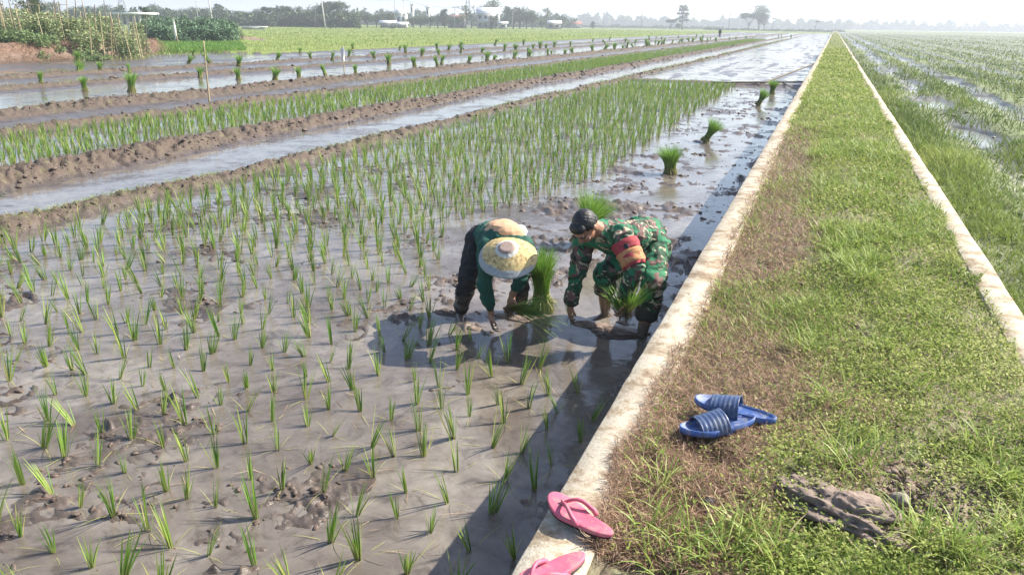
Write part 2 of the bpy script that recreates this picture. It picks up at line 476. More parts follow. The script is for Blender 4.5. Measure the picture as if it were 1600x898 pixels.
def rubber(name, c, c2, dirt, rough=.5):
    m, n, l, bs, out = newmat(name)
    tc = n.new('ShaderNodeTexCoord')
    n1 = noise(n, l, tc.outputs['Object'], 9, 5, .6); n2 = noise(n, l, tc.outputs['Object'], 26, 8, .75, .6); n3 = noise(n, l, tc.outputs['Object'], 120, 3, .6)
    r1 = ramp(n, [(.35, c2), (.65, c)]); l.new(n1.outputs[0], r1.inputs[0])
    r2 = ramp(n, [(.49, (0, 0, 0)), (.66, (.8, .8, .8))]); l.new(n2.outputs[0], r2.inputs[0])
    k = mixc(n, l, r2.outputs[0], r1.outputs[0], dirt); l.new(k, bs.inputs['Base Color'])
    rr = n.new('ShaderNodeMapRange'); rr.inputs[3].default_value = rough; rr.inputs[4].default_value = .9; l.new(r2.outputs[0], rr.inputs[0]); l.new(rr.outputs[0], bs.inputs['Roughness'])
    bump(n, l, n3.outputs[0], .25, .002, bs); MATS[name] = m
rubber('blue_rubber', (.045, .115, .36), (.035, .08, .25), (.26, .27, .30), .42)
rubber('navy_rubber', (.035, .06, .13), (.05, .085, .18), (.16, .18, .22), .42)
rubber('pink_rubber', (.60, .12, .20), (.46, .09, .15), (.42, .22, .20), .55)
plain('dark_sole', (.03, .02, .03), rough=.6)
plain('bamboo', (.48, .40, .24), (.30, .24, .13), rough=.6, scale=12)
plain('old_bamboo', (.22, .18, .13), (.12, .10, .07), rough=.7, scale=12)
plain('bark', (.13, .10, .075), (.07, .055, .04), rough=.9, scale=5, bumps=.5, bdist=.02)
plain('stone', (.28, .24, .20), (.14, .12, .10), rough=.85, scale=20, bumps=.5, bdist=.004)
plain('dark_stone', (.09, .085, .08), (.05, .045, .045), rough=.7, scale=20, bumps=.5, bdist=.004)
plain('clod_mud', (.15, .11, .085), (.085, .062, .05), rough=.55, scale=25, bumps=.8, bdist=.01)
plain('mud_lump', (.28, .215, .175), (.13, .098, .08), rough=.85, scale=22, bumps=.9, bdist=.01)
plain('pole_concrete', (.62, .60, .57), (.48, .46, .44), rough=.8, scale=1)
plain('pole_dark', (.16, .15, .14), rough=.8, scale=1)
plain('steel_grey', (.35, .36, .38), rough=.5, scale=1)
plain('roof_white', (.82, .83, .84), (.72, .73, .75), rough=.4, scale=.5)
plain('wall_pale', (.60, .60, .58), (.48, .48, .47), rough=.8, scale=.6)
plain('wall_grey', (.33, .33, .33), (.25, .25, .25), rough=.8, scale=.6)
plain('window_dark', (.04, .05, .06), rough=.2, scale=1)
plain('roof_tile', (.30, .13, .09), (.22, .10, .07), rough=.8, scale=2)
plain('wire', (.03, .03, .03), rough=.6)
plain('straw', (.55, .43, .25), (.35, .26, .15), rough=.9, scale=30)
plain('root_mud', (.20, .16, .09), (.09, .07, .05), rough=.8, scale=30)

def hatmat():
    m, n, l, bs, out = newmat('straw_hat')
    tc = n.new('ShaderNodeTexCoord')
    sx = n.new('ShaderNodeSeparateXYZ'); l.new(tc.outputs['Object'], sx.inputs[0])
    ln = n.new('ShaderNodeVectorMath'); ln.operation = 'LENGTH'
    cb = n.new('ShaderNodeCombineXYZ'); l.new(sx.outputs[0], cb.inputs[0]); l.new(sx.outputs[1], cb.inputs[1]); l.new(cb.outputs[0], ln.inputs[0])
    nn = noise(n, l, tc.outputs['Object'], 45, 6, .75)
    mpo = n.new('ShaderNodeMapping'); mpo.inputs['Location'].default_value = (-.020, -.042, 0); l.new(cb.outputs[0], mpo.inputs[0])
    ln2 = n.new('ShaderNodeVectorMath'); ln2.operation = 'LENGTH'; l.new(mpo.outputs[0], ln2.inputs[0])
    yel = ramp(n, [(.38, (.20, .13, .08)), (.46, (.42, .30, .13)), (.55, (.56, .44, .19)), (.64, (.62, .53, .30))]); l.new(nn.outputs[0], yel.inputs[0])
    gry = ramp(n, [(.3, (.22, .24, .24)), (.7, (.38, .40, .39))]); l.new(nn.outputs[0], gry.inputs[0])
    n2 = noise(n, l, tc.outputs['Object'], 9, 3, .6)
    ad = n.new('ShaderNodeMath'); ad.operation = 'MULTIPLY_ADD'; ad.inputs[1].default_value = .05; l.new(n2.outputs[0], ad.inputs[0]); l.new(ln2.outputs['Value'], ad.inputs[2])
    rimf = ramp(n, [(0, (0, 0, 0)), (.226, (1, 1, 1))], 'CONSTANT'); rimf.color_ramp.interpolation = 'LINEAR'
    rimf.color_ramp.elements[0].position = .216
    l.new(ad.outputs[0], rimf.inputs[0])
    k = mixc(n, l, rimf.outputs[0], yel.outputs[0], gry.outputs[0])
    brown = ramp(n, [(.3, (.24, .17, .14)), (.7, (.38, .29, .25))]); l.new(nn.outputs[0], brown.inputs[0])
    cf = ramp(n, [(.054, (1, 1, 1)), (.062, (0, 0, 0))]); l.new(ln.outputs['Value'], cf.inputs[0])
    pale = ramp(n, [(.074, (1, 1, 1)), (.084, (0, 0, 0))]); l.new(ln.outputs['Value'], pale.inputs[0])
    k = mixc(n, l, pale.outputs[0], k, (.52, .52, .47))
    k = mixc(n, l, cf.outputs[0], k, brown.outputs[0])
    l.new(k, bs.inputs['Base Color']); bs.inputs['Roughness'].default_value = .85
    bump(n, l, nn.outputs[0], .5, .005, bs)
    MATS['straw_hat'] = m
hatmat()

# ------------------------------------------------------------------ terrain
TOP = .77                       # top of the concrete walls above the water
WL0, WL1 = -.61, -.43           # left wall, outer and inner face
WR0, WR1 = .95, 1.10            # right wall
RZ = .26                        # level of the right-hand field
XL_END = -34.0                  # where the muddy paddies end and the green field begins
MC = W(296, 62, 75.0)           # middle of the small soil mound under the hedge

def ridge(x, y, xc, hw, h, p=4, seed=3, wig=.22, rough=.62):
    q = (x-xc-wig*(fbm(y*.35, y*0+seed, 3, seed)-.5)*2)/hw
    top = 1-rough+rough*2*billow(x*8.5, y*7.5, 3, seed)
    return h*np.exp(-np.abs(q)**p)*top*(.75+.5*fbm(y*.8, y*0+seed*3.3, 3, seed+9))

def bank_line(y): return -36.4-.263*(y-26)

def terr(x, y):
    x = np.asarray(x, float); y = np.asarray(y, float)
    dist = np.hypot(x, y)
    fine = 1-.75*sst(dist, 12, 45)
    # paddies on the left
    z = -.019+.040*(fbm(x*1.5, y*1.1, 4, 1)-.5)*2
    patch = sst(fbm(x*1.9, y*1.6, 3, 21), .46, .62)
    foot = sst(fbm(x*3.1, y*3.1, 3, 31), .52, .66)
    open_w = sst(x, -3.6, -2.6)*sst(y, 4.6, 6.0)*(1-sst(y, 31, 34))
    z = z+patch*(billow(x*13, y*13, 3, 5)-.45)*.055*fine
    z = z+open_w*foot*(billow(x*8, y*8, 3, 7)-.42)*.10
    edge = np.exp(-((x-WL0+.18)/.22)**2)*sst(fbm(x*2, y*1.3, 3, 8), .45, .65)
    z = z+edge*(billow(x*11, y*11, 3, 9)-.3)*.10
    far_un = sst(y, 32, 36)*sst(x, -7.5, -6.5)
    z = z+far_un*(fbm(x*2.2, y*.12, 4, 15)-.46)*.12
    z = z-.035*np.exp(-((x+8.85)/.55)**6)-.03*np.exp(-((x+19.6)/2.0)**6)-.02*np.exp(-((x+12.3)/1.6)**6)
    for xc, hw, h, sd in ((-7.78, .31, .08, 3), (-10.30, .54, .125, 4), (-14.4, .32, .10, 5), (-17.1, .75, .14, 6), (-23.3, .5, .08, 7), (-27.2, .5, .09, 8)):
        z = np.maximum(z, -.05+ridge(x, y, xc, hw, h+.05, 2.3, sd))
    strip = np.exp(-((x+15.6)/.95)**4)
    z = z+strip*(.035+.03*(fbm(x*3, y*1.0, 4, 41)-.5))
    mud2 = sst(-x, 21.2, 22.2)*(1-sst(y, 300, 330))
    z = z+mud2*(.02+.07*(fbm(x*1.2, y*.35, 4, 44)-.45))
    z = np.maximum(z, np.where((x > -7.6), -.05+.13*np.exp(-np.abs((y-32.2-.1*np.sin(x*2))/.22)**3)*(.7+.6*billow(x*5, y*5, 3, 6)), -1))
    end = np.where(y < 42.5, 0, sst(-x, 33.2, 34.6))
    z = z*(1-end)+end*(.12+.05*(fbm(x*.5, y*.2, 3, 51)-.5))
    # garden bank (left) and hedge mound
    d1 = bank_line(y)-x
    bk = sst(d1+.5*(fbm(y*.8, x*.8, 3, 61)-.5), 0, 1.2)*(1-sst(y+.8*(fbm(x, y*0, 2, 3)-.5), 40.5, 42))
    z = z+bk*(.75+.12*billow(x*1.7, y*1.7, 3, 63))
    a = (x-MC[0])*R0[0]+(y-MC[1])*R0[1]; b = (x-MC[0])*F0[0]+(y-MC[1])*F0[1]
    mb = np.exp(-np.abs(a/5.8)**6-np.abs((b-2.4)/3.6)**4)
    z = z+mb*(.45+.25*(billow(x*1.4, y*1.4, 3, 66)-.4))
    # path between the walls
    zp = TOP-.028+.05*np.exp(-((x-.3)/.5)**2)+.05*(fbm(x*3, y*3, 4, 71)-.5)+.03*(billow(x*16, y*16, 3, 72)-.5)*fine
    zp = zp-.07*np.exp(-((x-.38)**2+(y-2.30)**2)/.012)-.05*np.exp(-((x-.72)**2+(y-2.0)**2)/.01)-.06*np.exp(-((x+.18)**2+(y-2.35)**2)/.006)
    # right field
    fur = np.sin((x-.35*fbm(y*.25, x*0, 2, 88))*2*PI/1.55)
    zr = RZ-.01+.03*fur+(.10-.05*sst(dist, 10, 25))*(fbm(x*1.6, y*1.1, 4, 81)-.5)+(billow(x*7, y*7, 3, 82)-.45)*.12*sst(fbm(x*.9, y*.5, 3, 83), .35, .6)*fine*(1-.6*sst(dist, 9, 20))
    zr = zr-.12*sst(fbm(x*1.1, y*.33, 3, 87), .53, .63)*(np.exp(-((x-2.7)/.6)**2)+np.exp(-((x-4.6)/.7)**2))
    out = np.where(x < -.52, z, np.where(x < 1.03, zp, zr))
    return out

rr = [1.6]
while rr[-1] < 5000:
    r_ = rr[-1]
    rr.append(r_*(1.0062 if r_ < 40 else (1.014 if r_ < 200 else 1.05)))
rr = np.array(rr)
HEAD = PI/2+PSI
ang = np.linspace(HEAD+math.radians(52), HEAD-math.radians(48), 760)
XX = rr[:, None]*np.cos(ang)[None]; YY = rr[:, None]*np.sin(ang)[None]
ZZ = terr(XX, YY)
nr, na = XX.shape
idx = np.arange(nr*na).reshape(nr, na)
Q = np.stack([idx[:-1, :-1], idx[1:, :-1], idx[1:, 1:], idx[:-1, 1:]], -1).reshape(-1, 4)
cx = XX.ravel()[Q].mean(1); cy = YY.ravel()[Q].mean(1)
cx0 = XX.ravel()[Q].min(1); cx1 = XX.ravel()[Q].max(1)
# footprints: broken crescents of squeezed-up mud round shallow holes
fr_ = np.random.default_rng(77)
near_ = (np.hypot(XX, YY) < 16) & (XX < WL0)
ni_, nj_ = np.nonzero(near_); fx_, fy_ = XX[near_], YY[near_]; fz_ = ZZ[near_].copy()
for k in range(170):
    if k < 100: cx_f, cy_f = fr_.uniform(-3.2, -.85), 4.4*(16/4.4)**fr_.random()
    else: cx_f, cy_f = fr_.uniform(-6.5, -1.0), 1.9*(7.5/1.9)**fr_.random()
    m_ = (np.abs(fx_-cx_f) < .3) & (np.abs(fy_-cy_f) < .3)
    if not m_.any(): continue
    a_f = fr_.random()*6.28; dx_, dy_ = fx_[m_]-cx_f, fy_[m_]-cy_f
    u_f = dx_*math.cos(a_f)+dy_*math.sin(a_f); v_f = -dx_*math.sin(a_f)+dy_*math.cos(a_f)
    q_f = np.hypot(u_f/.105, v_f/.055)
    brk = sst(vnoise(np.arctan2(v_f, u_f)*1.3+k, q_f*0+k, 5), .35, .6)
    fz_[m_] += (.022*fr_.random()+.008)*np.exp(-((q_f-1.15)/.28)**2)*brk*(.6+.8*billow(fx_[m_]*22, fy_[m_]*22, 2, 6))-.03*np.exp(-(q_f/.8)**4)
ZZ[near_] = fz_
allV = np.stack([XX, YY, ZZ], -1).reshape(-1, 3)

def ground_piece(name, mask, mat):
    q = Q[mask]
    u, inv = np.unique(q, return_inverse=True)
    o = mk(name, allV[u], inv.reshape(q.shape)[:, ::-1], mat, smooth=True)
    return tag(o, kind='structure')

far = np.hypot(cx, cy) > 420
is_bank = (~far) & (((bank_line(cy)-cx > -.3) & (cy < 42.5)) | (((cx-MC[0])*R0[0]+(cy-MC[1])*R0[1])**2/40+(((cx-MC[0])*F0[0]+(cy-MC[1])*F0[1])-2.4)**2/18 < 1))
left = (~far) & (cx < -.52) & (~is_bank)
ground_piece('far_ground', far, MATS['far_land'])
ground_piece('garden_bank', is_bank, MATS['bank_mud'])
ground_piece('green_field', left & (((cx < XL_END) & (cy > 42.5)) | (cy > 330) | (cx < -60)), MATS['field_green'])
ground_piece('paddy_mud', left & ((cx >= XL_END) | (cy <= 42.5)) & (cy <= 330) & (cx >= -60), MATS['paddy_mud'])
ground_piece('path_soil', (~far) & (cx1 >= -.55) & (cx >= -.52) & (cx < 1.03), MATS['path_mud'])
ground_piece('right_field', (~far) & (cx >= 1.03), MATS['right_mud'])
g0 = mk('ground', np.array([[-9000, -9000, -.6], [9000, -9000, -.6], [9000, 9000, -.6], [-9000, 9000, -.6]]), np.array([[0, 1, 2, 3]]), MATS['far_land'])
tag(g0, kind='structure')

def sheet(name, x0, x1, y0, y1, z, mat):
    o = mk(name, np.array([[x0, y0, z], [x1, y0, z], [x1, y1, z], [x0, y1, z]]), np.array([[0, 1, 2, 3]]), mat)
    return tag(o, kind='structure')
sheet('paddy_water', -45, WL0+.02, -3, 330, 0.0, MATS['paddy_water'])
sheet('ditch_water', WR1-.02, 60, -3, 330, RZ-.09, MATS['ditch_water'])

# concrete walls: long bodies with uneven, chipped edges
def wall(name, x0, x1, zb, label, seed):
    ys = [-1.0]
    while ys[-1] < 420: ys.append(ys[-1]+max(.03, ys[-1]*.012))
    ys = np.array(ys)
    n_ = len(ys)
    amp = .0028*(1+sst(ys, 6, 20)*4)
    e0 = x0-amp*(fbm(ys*2.2, ys*0, 4, seed)-.5)*2-.004*(vnoise(ys*11, ys*0, seed+3)-.5)
    e1 = x1+amp*(fbm(ys*2.7, ys*0+5, 4, seed+7)-.5)*2
    zt = TOP+.012*(fbm(ys*1.3, ys*0+9, 3, seed+11)-.5)
    xm = (x0+x1)/2
    rows = [(e0+.0, zb+0*ys), (e0, zt-.007), (e0+.005, zt-.001), (xm+0*ys, zt+.004+.004*(vnoise(ys*9, ys*0+3, seed)-.5)), (e1-.005, zt-.001), (e1, zt-.008), (e1, zb+0*ys)]
    V = np.stack([np.stack([r[0], ys, r[1]], -1) for r in rows], 1)
    k = len(rows)
    id_ = np.arange(n_*k).reshape(n_, k)
    F = np.stack([id_[:-1, :-1], id_[:-1, 1:], id_[1:, 1:], id_[1:, :-1]], -1).reshape(-1, 4)
    o = mk(name, V.reshape(-1, 3), F, MATS['concrete'])
    return tag(o, label, 'wall')
wall('concrete_wall', WL0, WL1, -.4, 'pale concrete retaining wall between the rice paddy and the grassy path', 101)
wall('concrete_wall', WR0, WR1, .1, 'narrower pale concrete wall between the grassy path and the weedy field on the right', 131)

# ------------------------------------------------------------------ rice seedlings
def rice_mesh(seed, nb, Lm=.25):
    r = np.random.default_rng(seed)
    ph0 = r.random()*6.28
    main_lean = r.random()**1.5*.34
    phi = r.random(nb)*2*PI
    P = np.stack([.011*np.cos(phi)*r.random(nb), .011*np.sin(phi)*r.random(nb), np.full(nb, -.03)], 1)
    lean = np.abs(r.normal(.05, .08, nb)); curve = np.abs(r.normal(.12, .16, nb))
    vx = np.cos(phi)*lean+np.cos(ph0)*main_lean; vy = np.sin(phi)*lean+np.sin(ph0)*main_lean
    L = Lm*(.65+.5*r.random(nb))
    parts = [ribbons(P, np.arctan2(vy, vx), np.hypot(vx, vy), curve, L+.03, .0062+.003*r.random(nb), 4, r.normal(0, .7, nb), r.random(nb))]
    k = r.integers(1, 4)
    parts.append(ribbons(np.zeros((k, 3)), r.random(k)*6.28, .9+.5*r.random(k), .5, .12+.1*r.random(k), .004, 3, 0, .95+0*r.random(k)))
    return join(*parts)
rice_objs = []
for i in range(16):
    V, F, A = rice_mesh(300+i, 8+i % 8, .215)
    rice_objs.append(mk('rice_seedling', V, F, MATS['rice_leaf'], None, A, link=False))

def planted(x, y):
    xb = np.interp(y, [0, 4.25, 4.45, 5.2, 6.4, 7.6, 9.4, 11, 29.5, 30], [-.95, -.95, -1.75, -2.75, -3.25, -3.75, -3.1, -2.95, -3.2, -3.2])
    return (x < xb) & (y < 31) & (x > -7.35)
hx_, hy_ = [], []
yy = 1.55
row = 0
while yy < 31:
    xs = -.98-np.arange(33)*.205+rng.normal(0, .020, 33)+.06*math.sin(row*.7)
    ys_ = yy+rng.normal(0, .020, 33)+.05*np.sin(xs*1.3)
    keep = planted(xs, ys_) & (rng.random(33) > .05)
    hx_.append(xs[keep]); hy_.append(ys_[keep])
    yy += .26; row += 1
hx_ = np.concatenate(hx_); hy_ = np.concatenate(hy_)
# only what can be seen
def vis(x, y, z=0, m=60):
    q = np.stack([x, y, np.full_like(x, z)-CAM_H], -1)
    dz = q@_f
    px = 800+FPX*(q@_r)/dz; py = 449-FPX*(q@_u)/dz
    return (dz > .2) & (px > -m) & (px < 1600+m) & (py < 898+m), dz
v_, dz_ = vis(hx_, hy_)
hx_, hy_, dz_ = hx_[v_], hy_[v_], dz_[v_]
o_ = np.argsort(dz_)
hx_, hy_ = hx_[o_], hy_[o_]
NI = 300
for i in range(min(NI, len(hx_))):
    src = rice_objs[random.randrange(16)]
    o = src.copy(); o.name = 'rice_seedling'
    col.objects.link(o)
    o.location = (hx_[i], hy_[i], max(-.01, float(terr(hx_[i], hy_[i]))))
    o.rotation_euler = (random.gauss(0, .09), random.gauss(0, .09), random.random()*6.28)
    s = random.uniform(.7, 1.15)
    o.scale = (s*1.0, s*1.0, s)
    if hx_[i] > -1.28: tag(o, 'thin rice seedling standing in the shaded mud right beside the concrete wall', 'rice seedling', 'rice seedlings in the shadow of the wall')
    else: tag(o, 'thin green rice seedling planted in the open muddy water in the foreground', 'rice seedling', 'rice seedlings planted in the near paddy')
def rice_mass(name, xs, ys, seg, nb, Lm, wd, label, seed):
    r = np.random.default_rng(seed)
    n_ = len(xs)
    X = np.repeat(xs, nb); Y = np.repeat(ys, nb); N = n_*nb
    phi = r.random(N)*6.28
    hl = np.repeat(r.normal(0, .1, n_), nb); hp = np.repeat(r.random(n_)*6.28, nb); hs = np.repeat(r.uniform(.75, 1.2, n_), nb)
    lean = np.abs(r.normal(.06, .09, N))
    vx = np.cos(phi)*lean+np.cos(hp)*hl; vy = np.sin(phi)*lean+np.sin(hp)*hl
    P = np.stack([X+.012*np.cos(phi), Y+.012*np.sin(phi), np.maximum(-.02, np.repeat(terr(xs, ys), nb)-.01)], 1)
    V, F, A = ribbons(P, np.arctan2(vy, vx), np.hypot(vx, vy), np.abs(r.normal(.22, .2, N)), Lm*hs*(.65+.5*r.random(N)), wd*(.8+.5*r.random(N)), seg, r.normal(0, .8, N), r.random(N))
    o = mk(name, V, F, MATS['rice_leaf'], None, A)
    tag(o, label, 'rice plants', kind='stuff')
rice_mass('rice_plants', hx_[NI:], hy_[NI:], 3, 11, .25, .009, 'rows of young rice plants filling the middle of the near paddy', 5)
sx_, sy_ = np.meshgrid(np.arange(-13.9, -10.95, .2), np.arange(6.0, 150, .26))
sx_ = sx_.ravel()+rng.normal(0, .04, sx_.size); sy_ = sy_.ravel()+rng.normal(0, .04, sy_.size)
k_ = (sy_ < 60) | (rng.random(sx_.size) < .5)
v_, _ = vis(sx_, sy_)
rice_mass('rice_plants', sx_[v_ & k_], sy_[v_ & k_], 2, 10, .22, .012, 'long narrow strip of young rice between two mud banks on the left', 6)

# pale fallen leaves floating between the seedlings
n_ = 900
x = -1.0-6.2*rng.random(n_); y = 1.7*(24/1.7)**rng.random(n_)
V, F, A = ribbons(np.stack([x, y, np.maximum(.004, terr(x, y)+.004)], 1), rng.random(n_)*6.28, 1.35+.25*rng.random(n_), rng.normal(.1, .2, n_), .05+.12*rng.random(n_), .004, 3, rng.normal(0, .8, n_), rng.random(n_))
V[:, 2] = np.maximum(V[:, 2], .002)
tag(mk('floating_straw', V, F, MATS['dry_grass'], None, A), 'thin pale fallen leaves floating between the foreground seedlings', 'straw', kind='stuff')

# ------------------------------------------------------------------ seedling bundles
def bundle_geo(seed, nb, H=.42, fat=1.0, wd=.006, seg=5, flare=1.0):
    r = np.random.default_rng(seed)
    phi = r.random(nb)*2*PI
    q = r.random(nb)**.4
    rb = .085*fat*q
    P = np.stack([rb*np.cos(phi), rb*np.sin(phi), np.zeros(nb)], 1)
    return ribbons(P, phi+r.normal(0, .15, nb), -.55*q, (.55+1.15*flare)*q+r.normal(0, .1, nb), H*(.82+.25*r.random(nb)), wd*(.8+.5*r.random(nb)), seg, r.normal(0, .8, nb), r.random(nb))
def root_geo(seed, nb, H=.12, fat=1.0):
    r = np.random.default_rng(seed)
    phi = r.random(nb)*2*PI
    P = np.stack([.04*fat*np.cos(phi)*r.random(nb), .04*fat*np.sin(phi)*r.random(nb), np.full(nb, .1*H/.12)], 1)
    V, F, A = ribbons(P, phi, 1.9+.5*r.random(nb), .55*r.random(nb), H*(.7+.6*r.random(nb)), .007, 3, r.normal(0, .8, nb), r.random(nb))
    V[:, 2] = np.maximum(V[:, 2], .004)
    A['t'] = A['t']*.05
    return V, F, A
def make_bundle(loc, label, seed=1, H=.42, fat=1.0, lean=(0, 0), nb=420, flare=1.0, group=None, wd=.006):
    t = empty('seedling_bundle', loc)
    t.rotation_euler = (lean[0], lean[1], 0)
    tag(t, label, 'seedling bundle', group)
    V, F, A = bundle_geo(seed, nb, H, fat, wd, flare=flare); mk('leaf_blades', V, F, MATS['bundle_leaf'], t, A)
    V, F, A = root_geo(seed+50, 90, .14, fat*1.3); mk('root_clump', V, F, MATS['bundle_leaf'], t, A)
    b = MB(); an = np.linspace(0, 2*PI, 13)
    b.tube(np.stack([.048*fat*np.cos(an), .048*fat*np.sin(an), .115*H/.42+.006*np.sin(an*2)], 1), .006, 5, False)
    b.build('straw_tie', MATS['straw'], t, True)
    return t
GB = 'seedling bundles waiting in the near paddy'
p = G(847, 484); make_bundle((p[0], p[1], 0), 'tall thick rice seedling bundle standing right beside the straw hat', 1, .50, 1.25, (.05, -.03), 800, .70, GB)
p = G(887, 380); make_bundle((p[0]+.12, p[1], 0), 'bright seedling bundle tipped over behind the head of the camouflaged man', 2, .60, 1.35, (-.10, .34), 700, 1.0, GB)
p = G(1047, 272); make_bundle((p[0], p[1], 0), 'bushy seedling bundle with straw yellow foot standing in open water beyond the man', 3, .47, 1.35, (0, -.06), 620, 1.3, GB)
p = G(1100, 222); make_bundle((p[0], p[1], 0), 'dark seedling bundle leaning to the right, second one beyond the man', 4, .52, 1.15, (-.1, .5), 520, 1.0, GB)
p = G(1183, 165); make_bundle((p[0], p[1], 0), 'leaning seedling bundle, third one beyond the man near the wall', 5, .52, 1.15, (-.1, .45), 420, 1.0, GB, .009)
p = G(1206, 147); make_bundle((p[0], p[1], 0), 'upright seedling bundle next to the muddy cross ridge and the wall', 6, .50, 1.25, (0, .05), 420, 1.2, GB, .009)

far_b = []
for i in range(5):
    V, F, A = join(bundle_geo(70+i, 130, .52, 1.35, .016, 4, [.8, 1.1, 1.0, .6, 1.3][i]), root_geo(90+i, 26, .22, 1.7))
    if i in (1, 3):
        A['t'][-26*8:] = 0
    far_b.append(mk('seedling_bundle', V, F, MATS['bundle_leaf'], None, A, link=False))
FB = [(65, 137), (133, 143), (206, 144), (124, 115), (157, 115), (203, 114), (122, 96), (294, 100), (303, 88), (313, 122), (330, 104), (373, 125), (373, 104),
      (430, 125), (467, 121), (509, 118), (556, 116), (433, 95), (469, 84), (486, 95), (519, 95), (545, 90), (552, 79), (585, 91), (608, 101), (624, 79), (634, 86),
      (648, 104), (659, 87), (683, 76), (684, 103), (690, 101), (686, 87), (701, 82), (718, 74), (720, 83), (731, 100), (752, 84), (761, 95), (771, 95), (773, 71),
      (788, 80), (803, 92), (806, 80), (818, 69), (825, 86), (827, 91), (833, 78), (844, 75), (853, 77), (856, 87), (862, 87), (866, 75), (882, 86), (895, 84), (891, 75),
      (926, 82), (944, 79), (960, 79), (973, 78), (979, 75), (990, 75), (1011, 75), (1016, 74), (926, 66), (946, 68), (952, 63), (977, 68), (992, 68), (1009, 68),
      (1014, 63), (1025, 61), (1024, 67.5), (1034, 62), (1060, 60), (1060, 68.5), (1066, 69), (1077, 68), (1081, 68), (1094, 66.5), (1097, 67.5), (1105, 66.6),
      (1119, 65.6), (1110, 62), (1098, 60), (1087, 60), (1140, 63), (1150, 62), (1165, 61), (1176, 60), (1216, 61), (1221, 60), (1236, 59), (1028, 70), (1033, 72), (1037, 72), (1050, 71)]
UNIQ = {(65, 137): 'rice seedling bundle nearest the left edge, standing in the bright water strip',
        (133, 143): 'rice seedling bundle in the bright water, second from the left edge',
        (206, 144): 'round dark green seedling bundle in bright water, third from the left edge',
        (124, 115): 'seedling bundle with pale straw foot on far mud, leftmost of three similar',
        (157, 115): 'pale footed seedling bundle on far mud, middle one of three similar',
        (203, 114): 'small seedling bundle with pale foot on far mud, rightmost of three similar',
        (122, 96): 'dark seedling bundle close under the garden bank',
        (313, 122): 'leaning seedling bundle just left of the tall bamboo stake in bright water',
        (330, 104): 'seedling bundle with pale foot just right of the tall bamboo stake, on mud',
        (294, 100): 'small dark seedling bundle on far mud left of the bamboo stake',
        (373, 125): 'upright seedling bundle in bright water, first to the right of the bamboo stake',
        (430, 125): 'small neat seedling bundle at the near rim of the bright water, between taller ones',
        (467, 121): 'seedling bundle with a drooping left side and a reflection, in bright water',
        (509, 118): 'tall slim seedling bundle in bright water left of the white rag on its stake',
        (556, 116): 'leaning seedling bundle in bright water, first to the right of the white rag'}
for i, (px, py) in enumerate(FB):
    q = G(px, py)
    src = far_b[(i*7+3) % 5]
    o = src.copy(); o.name = 'seedling_bundle'; col.objects.link(o)
    o.location = (q[0], q[1], max(0, float(terr(q[0], q[1])))-.01)
    o.rotation_euler = (random.gauss(0, .2), random.gauss(0, .24), random.random()*6.28)
    s = random.uniform(.8, 1.25)*(1.0 if q[1] < 60 else 1.15); o.scale = (s, s, s)
    zone = 'far bright water strip' if q[0] > -22.5 else 'far mud flat'
    tag(o, UNIQ.get((px, py), 'small dark bundle of rice seedlings standing in the '+zone+' on the left'), 'seedling bundle', None if (px, py) in UNIQ else 'seedling bundles in the '+zone)
    if (px, py) in UNIQ and 'group' in o: del o['group']

# ------------------------------------------------------------------ path vegetation (stuff)
def samp_path(n, x0, x1, y0, y1, pw=1.6):
    u = rng.random(n)
    a = 1-pw
    y = (y0**a+u*(y1**a-y0**a))**(1/a)
    return rng.uniform(x0, x1, n), y

def dryness(x, y):
    d = 1-sst(x, -.20, .22+.30*(fbm(y*.5, y*0, 3, 200)-.5)*2)
    d = d*(.45+.55*sst(fbm(x*2.6, y*1.4, 3, 201), .35, .55))*(1-.75*sst(y, 9, 14))*(1-sst(y, 20, 30))
    near = .65*np.exp(-((y-3.0)/.7)**2)*(1-sst(x, .15, .55))
    d = np.clip(d+near*sst(fbm(x*3, y*3, 3, 205), .35, .55), 0, 1)
    mid = np.exp(-((y-7.5)/3.5)**2)*(1-sst(x, -.25, .05))
    return np.clip(d+mid*.8, 0, 1)
def bare(x, y):      # the mud lump and the patch round it
    return np.exp(-(((x-.42)/.34)**2+((y-2.38)/.24)**2)**1.5)
def edge_ok(x, y, r=0):
    e0 = WL1+.02-.09*(fbm(y*1.7, y*0, 3, 207)-.35)-.03*(vnoise(y*7, y*0, 208))
    e1 = WR0-.015+.09*(fbm(y*1.5, y*0+4, 3, 209)-.45)+.05*(vnoise(y*6, y*0, 210)-.3)
    return (x > e0-r) & (x < e1+r)

# creeping weeds with small leaves
x, y = samp_path(170000, WL1-.1, WR0+.12, 1.75, 60, 2.0)
k = edge_ok(x, y) & (rng.random(len(x)) > .93*dryness(x, y)) & (rng.random(len(x)) > .75*sst(fbm(x*3.2+9, y*2.4, 4, 251), .53, .64)) & (rng.random(len(x)) > .55*np.exp(-((x-.0)/.33)**2-((y-2.15)/.4)**2)*sst(fbm(x*6, y*6, 3, 55), .35, .6)) & (rng.random(len(x)) > .86*bare(x, y))
x, y = x[k], y[k]
sc_ = np.clip((y/4.0)**.75, .8, 8)
z = np.where(x < WL1, TOP, np.where(x > WR0, TOP, terr(np.clip(x, WL1, WR0-.01), y)))+rng.random(len(x))**1.5*(.02+.05*fbm(x*4, y*4, 3, 211))
ph = rng.random(len(x))*6.28
el = rng.normal(.35, .35, len(x))
D = np.stack([np.cos(ph)*np.cos(el), np.sin(ph)*np.cos(el), np.sin(el)], 1)
Nn = np.stack([rng.normal(0, .35, len(x)), rng.normal(0, .35, len(x)), np.ones(len(x))], 1)
var = np.clip(fbm(x*2.2, y*2.2, 3, 213)*1.1-.1+rng.normal(0, .22, len(x)), 0, 1)
